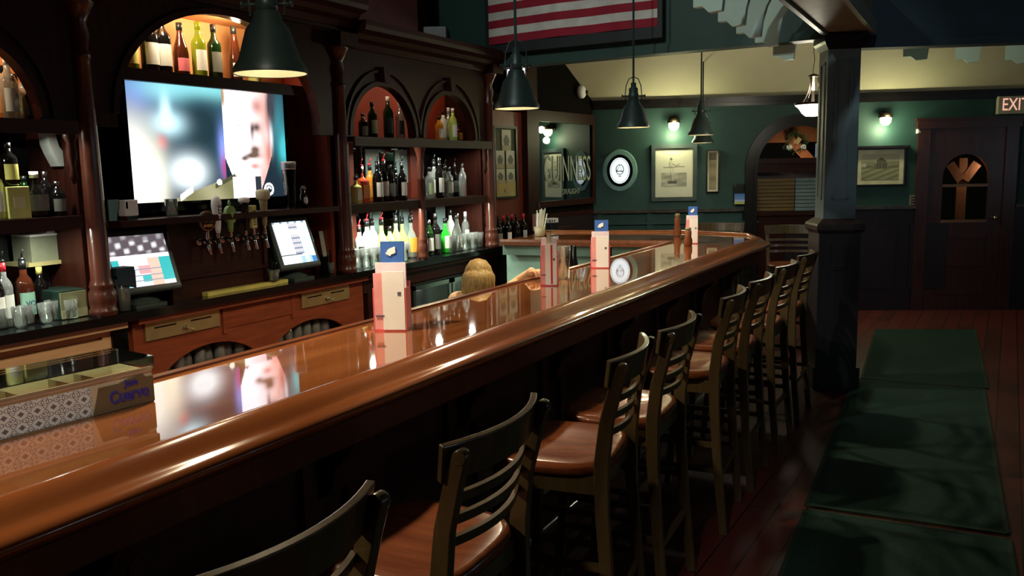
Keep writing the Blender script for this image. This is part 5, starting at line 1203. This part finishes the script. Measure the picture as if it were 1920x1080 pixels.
m.build('dividers', CLEARB, t)
def tile(u, v):
    # quatrefoil tile print
    wh = (.92, .97, 1.0); dk = (.10, .13, .17); X = u*11.5; Yv = v*2.3+.15
    best = wh
    for k_ in range(2):
        gx = (X+.5*k_) ; gy = (Yv+.5*k_)
        fx = (gx % 1)-.5; fy_ = (gy % 1)-.5; r_ = math.hypot(fx, fy_); an_ = math.atan2(fy_, fx)
        q4 = .36+.09*math.cos(4*an_)
        if k_ == 0:
            if abs(r_-q4) < .028: best = dk
            if r_ > q4+.05 and abs(fx)+abs(fy_) > .78: best = dk
            if r_ < .27 and (abs(abs(fx)-abs(fy_)) < .05 and r_ > .07): best = dk
            if r_ < .30 and abs(r_-.24) < .025 and math.cos(4*an_) > .1: best = dk
        else:
            if r_ < .16 and (abs(r_-.13) < .018 or r_ < .035): best = mixc(wh, dk, .75)
    return best
LP = (hz(175, 782, ZB)-fr).length
picture('tile_print', vcol('glossy_print', 0, .35), L-LP, HB-.012, 420, 56, tile, t, (-L/2+(L-LP)/2, .0005, HB/2-.002))
m = MB(); m.prism([(L/2-LP, .003), (L/2, .003), (L/2, HB-.014), (L/2-.02, HB-.014), (L/2-.03, HB-.005), (L/2-.07, HB-.008), (L/2-.10, HB-.016), (L/2-LP+.02, HB-.016), (L/2-LP+.015, HB*.6)], 'y', -.002, .001); m.build('end_panel', mat('taupe_print', (112, 98, 74), .4), t)
BLU = mat('violet_blue_print', (58, 54, 176), .4)
text('lettering', 'Cuervo', .046, BLU, t, (L/2-.072, -.0035, HB*.42), sx=.80, off=.0008); text('lettering', 'Jose', .026, BLU, t, (L/2-.066, -.0035, HB*.78), sx=.85, off=.0006)
m = MB(); m.box(-L/2, L/2, 0, .004, HB, HB+.012); m.build('white_rim', WHITE, t)
m = MB(); z0 = HB+.004; z1 = HB+.038
m.box(-L/2, L/2+.004, -.004, -.001, z0, z1); m.box(-L/2, L/2+.004, dep, dep+.003, z0, z1); m.box(L/2+.002, L/2+.005, -.004, dep+.003, z0, z1); m.box(-L/2, L/2+.004, -.004, dep+.003, z1, z1+.003); m.build('clear_lid', CLEARB, t)
m = MB(); m.box(.14, L/2-.01, .02, dep-.02, .045, .055); m.box(0.01, .12, .02, dep-.02, .03, .05); m.build('paper_liner', WHITE, t)
rn = random.Random(2)
def bit(name, lab, x, y, z, r, mt_, cat='garnish', grp='garnish pieces in the tray'):
    m = MB(); m.lathe([(r*.1, -r*.8), (r*.7, -r*.6), (r, 0), (r*.75, r*.6), (r*.1, r*.85)], n=12); o = m.build(name, mt_); p = c+ax*x+nn_*y; o.location = (p.x, p.y, ZB+z+r*.8); tag(o, lab, cat, grp)
OL = mat('olive_green_skin', (150, 150, 62), .3); CH = mat('cherry_red', (190, 30, 30), .2); LM = mat('lime_green', (140, 170, 60), .4)
for k in range(6): bit('olive', 'green olive, %s from left inside the garnish tray' % ORD[k], -.10+.03*k-.03, .05+.05*(k % 2), .006+.03*(k % 2), .018, OL)
for k in range(4): bit('cherry', 'red cherry, %s from left inside the garnish tray' % ORD[k], -.25+.028*k, .05+.05*(k % 2), .02, .014, CH)
for k in range(3): bit('lime_wedge', 'pale lime piece, %s from left inside the garnish tray' % ORD[k], .03+.03*k, .09, .052, .014, LM)

# ================================================================== BAR STOOLS
def make_stool():
    t = thing('bar_stool', 'x', 'bar stool', (0, 0, 0), 0, 'ladder-back bar stools along the bar')
    # seat: saddle-like plate with rounded corners
    N_ = 40; top = []; bm_ = MB(); rings = []
    def out(s):
        pts = []
        for k in range(N_):
            a = 2*PI*k/N_; cx, sx_ = math.cos(a), math.sin(a); e = .55
            pts.append((.195*s*math.copysign(abs(cx)**e, cx)+.0, .205*s*math.copysign(abs(sx_)**e, sx_)*(1+.08*-cx)))
        return pts
    vs = []; levels = [(.90, .718), (1.0, .725), (1.02, .742), (.985, .757), (.90, .760), (.6, .752), (.25, .746)]
    for s_, z in levels:
        for x, y in out(s_): vs.append((x, y, z))
    fs = [tuple(range(N_-1, -1, -1))]
    for i in range(len(levels)-1):
        for k in range(N_): fs.append((i*N_+k, i*N_+(k+1) % N_, (i+1)*N_+(k+1) % N_, (i+1)*N_+k))
    fs.append(tuple((len(levels)-1)*N_+k for k in range(N_)))
    m = MB(); m.add(vs, fs, True); m.build('seat', SEATW, t)
    m = MB()
    for a, b in (((-.16, -.165), (.16, -.165)), ((-.16, .165), (.16, .165)), ((-.165, -.16), (-.165, .16)), ((.165, -.16), (.165, .16))): m.strip([(a[0], a[1], .688), (b[0], b[1], .688)], .06, .02, (0, 0, 1))
    m.build('apron', STOOLW, t)
    for sy in (-1, 1):
        m = MB(); m.strip([(-.20, sy*.195, 0), (-.175, sy*.175, .35), (-.165, sy*.168, .72)], [.03, .034, .038], .034, (1, 0, 0)); m.build('front_leg', STOOLW, t)
        # rear leg rises into the back post, flat sided, rounded at the top
        pts = [(.235, sy*.185, 0), (.205, sy*.182, .30), (.185, sy*.178, .60), (.183, sy*.178, .76), (.200, sy*.180, .90), (.232, sy*.184, 1.02), (.250, sy*.186, 1.075)]
        m = MB(); m.strip(pts, [.034, .038, .044, .048, .044, .040, .036], .026, (1, 0, 0)); m.lathe([(.0181, -.013), (.0181, .013)], (.2525, sy*.1865, 1.078), 14, axis='y'); m.build('back_post', STOOLW, t, bevel=.003)
    def arc(x0, half, bulge, z, lean=0, n=14):
        return [(x0+bulge*(1-(2*i/n-1)**2), -half+2*half*i/n, z) for i in range(n+1)]
    m = MB(); m.strip(arc(.210, .205, .055, 1.062), .088, .018, (.18, 0, 1)); m.build('top_rail', STOOLW, t, bevel=.003)
    for z, x0 in ((.965, .205), (.91, .193), (.855, .184)):
        m = MB(); m.strip(arc(x0-.006, .172, .045, z), .024, .012, (.15, 0, 1)); m.build('back_slat', STOOLW, t)
    for z, kind in ((.22, 'f'), (.30, 's'), (.42, 's')):
        m = MB()
        if kind == 'f': m.strip([(-.188, -.19, z), (-.188, .19, z)], .03, .022, (0, 0, 1)); m.build('foot_stretcher', STOOLW, t)
        else:
            for sy in (-1, 1): m = MB(); m.strip([(-.178, sy*.178, z), (.20, sy*.182, z)], .024, .016, (0, 0, 1)); m.build('side_stretcher', STOOLW, t)
    m = MB(); m.strip([(.205, -.18, .26), (.205, .18, .26)], .024, .016, (0, 0, 1)); m.build('rear_stretcher', STOOLW, t)
    return t
stool0 = make_stool()
ST = [(0.955, .02, 'nearest ladder-back bar stool, only its top rail and post at the bottom edge'), (1.635, .06, 'second-nearest bar stool, whole curved back and red-brown seat in view'),
      (2.49, .16, 'third bar stool from the camera, orange light on the front of its seat'), (3.02, .08, 'fourth bar stool from the camera, its back overlapping the third'),
      (3.83, .10, 'fifth bar stool from the camera, with a pale glint on its rail'), (4.40, .06, 'sixth bar stool from the camera, directly beyond the glinting fifth'),
      (5.08, .02, 'seventh bar stool from the camera, dark, with little visible but its rail'), (5.74, .02, 'eighth bar stool from the camera, closest to the pedestal of the column')]
for k, (y, rz, lb) in enumerate(ST):
    o = stool0 if k == 0 else copy_tree(stool0)
    o.location = (-1.195, y, 0); o.scale = (1, 1.12, 1); o.rotation_euler = (0, 0, rz-.02); o['label'] = lb
for k, (x, y, rz, lb) in enumerate(((-1.50, 8.15, 1.9, 'bar stool beyond the angled corner of the bar, near side'), (-2.25, 8.32, 1.72, 'bar stool behind the far run of the bar'))):
    o = copy_tree(stool0); o.location = (x, y, 0); o.rotation_euler = (0, 0, rz); o['label'] = lb

# ================================================================== CARPET RUNNERS
for k, (a, b, c_, d_, lb) in enumerate((((-.58, 1.9), (.27, 1.85), (-.655, 4.08), (.20, 4.13), 'nearest green carpet runner, cut by the bottom edge'),
    ((-.665, 4.14), (.195, 4.20), (-.765, 6.85), (.115, 6.92), 'middle green carpet runner, right of the stools'), ((-.72, 6.90), (.14, 6.97), (-.83, 9.05), (.05, 9.4), 'farthest green carpet runner, ending before the door'))):
    cx = (a[0]+d_[0])/2; cy = (a[1]+d_[1])/2; m = MB()
    poly = [(p[0]-cx, p[1]-cy) for p in (a, b, d_, c_)]
    # dense grid with slight undulation
    nx_, ny_ = 18, 44; vs = []; fs = []
    for j in range(ny_+1):
        for i in range(nx_+1):
            u_, v_ = i/nx_, j/ny_
            x = (poly[0][0]*(1-u_)+poly[1][0]*u_)*(1-v_)+(poly[3][0]*(1-u_)+poly[2][0]*u_)*v_; y = (poly[0][1]*(1-u_)+poly[1][1]*u_)*(1-v_)+(poly[3][1]*(1-u_)+poly[2][1]*u_)*v_
            vs.append((x, y, .010+.0015*math.sin(x*9+y*4)))
    for j in range(ny_):
        for i in range(nx_): q_ = j*(nx_+1)+i; fs.append((q_, q_+1, q_+nx_+2, q_+nx_+1))
    m.add(vs, fs, True); t = thing('carpet_runner', lb, 'carpet', (cx, cy, 0), 0, 'green carpet runners'); m.build('pile', CARPET, t)
    m = MB(); ed = [poly[0], poly[1], poly[2], poly[3], poly[0]]
    for i in range(4):
        a_, b_ = ed[i], ed[i+1]; m.strip([(a_[0], a_[1], .006), (b_[0], b_[1], .006)], .011, .02, (0, 0, 1))
    m.build('binding', mat('dark_green_binding', (30, 54, 40), .8), t)

# ================================================================== BARTENDER kneeling behind the bar, back to the viewer
Rv = Vector((.874, .485, 0)); Fv = Vector((-.485, .874, 0)); HB0 = Vector((-2.45, 4.00, 0))
per = thing('person', 'person with tan ponytail crouched behind the bar, back turned, one hand on the bar edge', 'person', HB0, math.atan2(Rv.y, Rv.x))
def loc_of(P): d = Vector(P)-HB0; return (d.dot(Rv), d.dot(Fv), P[2])
def skin(name, verts, edges, radii, material, parent, sub=2, root=0):
    me = bpy.data.meshes.new(name); me.from_pydata(verts, edges, []); o = bpy.data.objects.new(name, me); C.objects.link(o); o.parent = parent
    o.modifiers.new('skin', 'SKIN')
    for i, r_ in enumerate(radii):
        sv = me.skin_vertices[0].data[i]; sv.radius = r_ if isinstance(r_, tuple) else (r_, r_); sv.use_root = (i == root)
    sb = o.modifiers.new('sub', 'SUBSURF'); sb.levels = sub; sb.render_levels = sub
    dg = bpy.context.evaluated_depsgraph_get(); m2 = bpy.data.meshes.new_from_object(o.evaluated_get(dg)); o.modifiers.clear(); o.data = m2; m2.materials.clear(); m2.materials.append(material)
    for p in m2.polygons: p.use_smooth = True
    return o
hand = loc_of((-2.175, 4.135, 1.112))
wr = (hand[0]-.005, hand[1]+.06, 1.105)
V = [(0, 0, .47), (0, .02, .62), (0, .03, .78), (0, .01, .92), (0, 0, .97), (0, .01, 1.02),          # spine 0-5
     (.145, .01, .985), (.225, .14, 1.035), wr, (hand[0], hand[1]+.015, hand[2]),                           # right arm 6-9
     (-.145, .01, .98), (-.21, .06, .68), (-.12, .26, .62), (-.07, .33, .60),                            # left arm 10-13
     (.10, .02, .43), (.13, .26, .10), (.13, -.02, .07), (.06, -.20, .05), (.05, -.25, .03),            # right leg 14-18
     (-.10, .02, .43), (-.13, .26, .10), (-.13, -.02, .07), (-.13, -.20, .05), (-.13, -.25, .03)]
Ed = [(0, 1), (1, 2), (2, 3), (3, 4), (4, 5), (3, 6), (6, 7), (7, 8), (8, 9), (3, 10), (10, 11), (11, 12), (12, 13), (0, 14), (14, 15), (15, 16), (16, 17), (17, 18), (0, 19), (19, 20), (20, 21), (21, 22), (22, 23)]
Rr = [(.15, .11), (.12, .09), (.14, .10), (.12, .08), .05, .05, .05, .038, .026, .036, .05, .038, .027, .036, .09, .055, .045, .035, .03, .09, .055, .045, .035, .03]
body = skin('body', V, Ed, Rr, SKIN, per)
# five fingers curled over the bar lip
hx_, hy_, hz_ = hand
for i, (dy, L_, r_) in enumerate(((.030, .060, .0085), (.010, .068, .009), (-.012, .064, .0085), (-.032, .050, .0075))):
    # fingers run across the lip toward the customer side and bend down
    dirx = Vector((.874, -.485, 0)) # world +x expressed in the person's frame
    dl = Vector((Vector((1, 0, 0)).dot(Rv), Vector((1, 0, 0)).dot(Fv), 0)); sd = Vector((Vector((0, 1, 0)).dot(Rv), Vector((0, 1, 0)).dot(Fv), 0))
    b0 = Vector((hx_, hy_, hz_))+sd*dy; pts = [b0, b0+dl*L_*.45+Vector((0, 0, .010)), b0+dl*L_*.8+Vector((0, 0, -.006)), b0+dl*L_*.85+Vector((0, 0, -.028))]
    skin('finger', [tuple(p) for p in pts], [(0, 1), (1, 2), (2, 3)], [r_*1.15, r_, r_*.95, r_*.85], SKIN, body, 1)
b0 = Vector((hx_, hy_, hz_-.004)); pts = [b0+sd*.03, b0+sd*.052+dl*.01, b0+sd*.058+dl*.035+Vector((0, 0, -.008))]
skin('thumb', [tuple(p) for p in pts], [(0, 1), (1, 2)], [.012, .0105, .009], SKIN, body, 1)
# head
HC = Vector((0, .015, 1.062))
m = MB(); n1, n2 = 20, 14; vs = []; fs = []
for j in range(n2+1):
    ph = PI*j/n2; z = math.cos(ph)
    for i in range(n1):
        a = 2*PI*i/n1; x, y = math.sin(ph)*math.cos(a), math.sin(ph)*math.sin(a)
        w_ = .075*(1-.16*max(0, -z)); d_ = .092*(1-.10*max(0, -z)); yy = y*d_
        if y > .75 and -.35 < z < .1: yy += .016*(1-abs(x)*3) if abs(x) < .33 else 0   # nose
        vs.append((HC.x+x*w_, HC.y+yy, HC.z+z*.112))
for j in range(n2):
    for i in range(n1): fs.append((j*n1+i, j*n1+(i+1) % n1, (j+1)*n1+(i+1) % n1, (j+1)*n1+i))
m.add(vs, fs, True)
for sx in (-1, 1): m.lathe([(.004, -.006), (.018, -.004), (.020, .004), (.008, .010)], (HC.x+sx*.075, HC.y-.005, HC.z-.01), 12, axis='x')
m.build('head', SKIN, body)
m = MB()
for sx in (-1, 1): m.lathe([(.002, -.003), (.011, 0), (.002, .004)], (HC.x+sx*.03, HC.y+.083, HC.z+.005), 10, axis='y')
m.build('eyes', PBLK, body); m = MB(); m.tube([(-.022, HC.y+.082, HC.z-.055), (0, HC.y+.088, HC.z-.057), (.022, HC.y+.082, HC.z-.055)], .004, 6); m.build('mouth', PINK, body)
# hair: cap on the back of the head plus a bound ponytail and loose strands
m = MB(); vs = []; fs = []; n1, n2 = 28, 14
for j in range(n2+1):
    ph = (PI*.80)*j/n2; z = math.cos(ph)
    for i in range(n1+1):
        a = PI*.93+(PI*1.14)*i/n1 if j > 3 else 2*PI*i/n1
        if j > 3: a = -PI*.07-(PI*.86)*i/n1
        k_ = 1.10+.012*math.sin(i*2.7)+.01*math.sin(j*1.3+i)
        vs.append((HC.x+math.sin(ph)*math.cos(a)*.079*k_, HC.y+math.sin(ph)*math.sin(a)*.096*k_, HC.z+z*.118*k_))
for j in range(n2):
    if j == 3: continue
    for i in range(n1): a0 = j*(n1+1)+i; fs.append((a0, a0+1, a0+n1+2, a0+n1+1))
m.add(vs, fs, True)
m.lathe([(.002, .132), (.045, .12), (.072, .085), (.086, .035), (.088, .0)], (HC.x, HC.y-.008, HC.z), 24)
m.build('hair', HAIR, body)
m = MB(); rn = random.Random(4)
for k in range(26):
    a_ = -PI*.08-(PI*.84)*k/25; rx, ry = .080*math.cos(a_), .098*math.sin(a_); q_ = rn.uniform(-.008, .008)
    m.tube([(HC.x+rx*.75, HC.y+ry*.75, HC.z+.075), (HC.x+rx*1.04, HC.y+ry*1.05, HC.z+.03), (HC.x+rx*1.02+q_, HC.y+ry*1.08, HC.z-.05), (HC.x+rx*.80+q_*2, HC.y+ry*.98, HC.z-.115+q_), (HC.x+rx*.62+q_*2, HC.y+ry*.9, HC.z-.15+q_*2)], [.010, .015, .016, .012, .003], 7)
m.build('hair_locks', HAIR, body)
# clothes
skin('tank_top', [(0, 0, .50), (0, .02, .62), (0, .03, .78), (0, .015, .885), (.075, .01, .965), (-.075, .01, .96)], [(0, 1), (1, 2), (2, 3), (3, 4), (3, 5)], [(.155, .115), (.13, .10), (.15, .11), (.125, .088), .045, .045], CLOTH, body)
skin('trousers', [(0, 0, .47), (.10, .02, .43), (.13, .26, .10), (.13, -.02, .07), (.07, -.18, .05), (-.10, .02, .43), (-.13, .26, .10), (-.13, -.02, .07), (-.13, -.18, .05)], [(0, 1), (1, 2), (2, 3), (3, 4), (0, 5), (5, 6), (6, 7), (7, 8)], [(.165, .125), .10, .066, .055, .045, .10, .066, .055, .045], mat('charcoal_trousers', (30, 30, 34), .8), body)
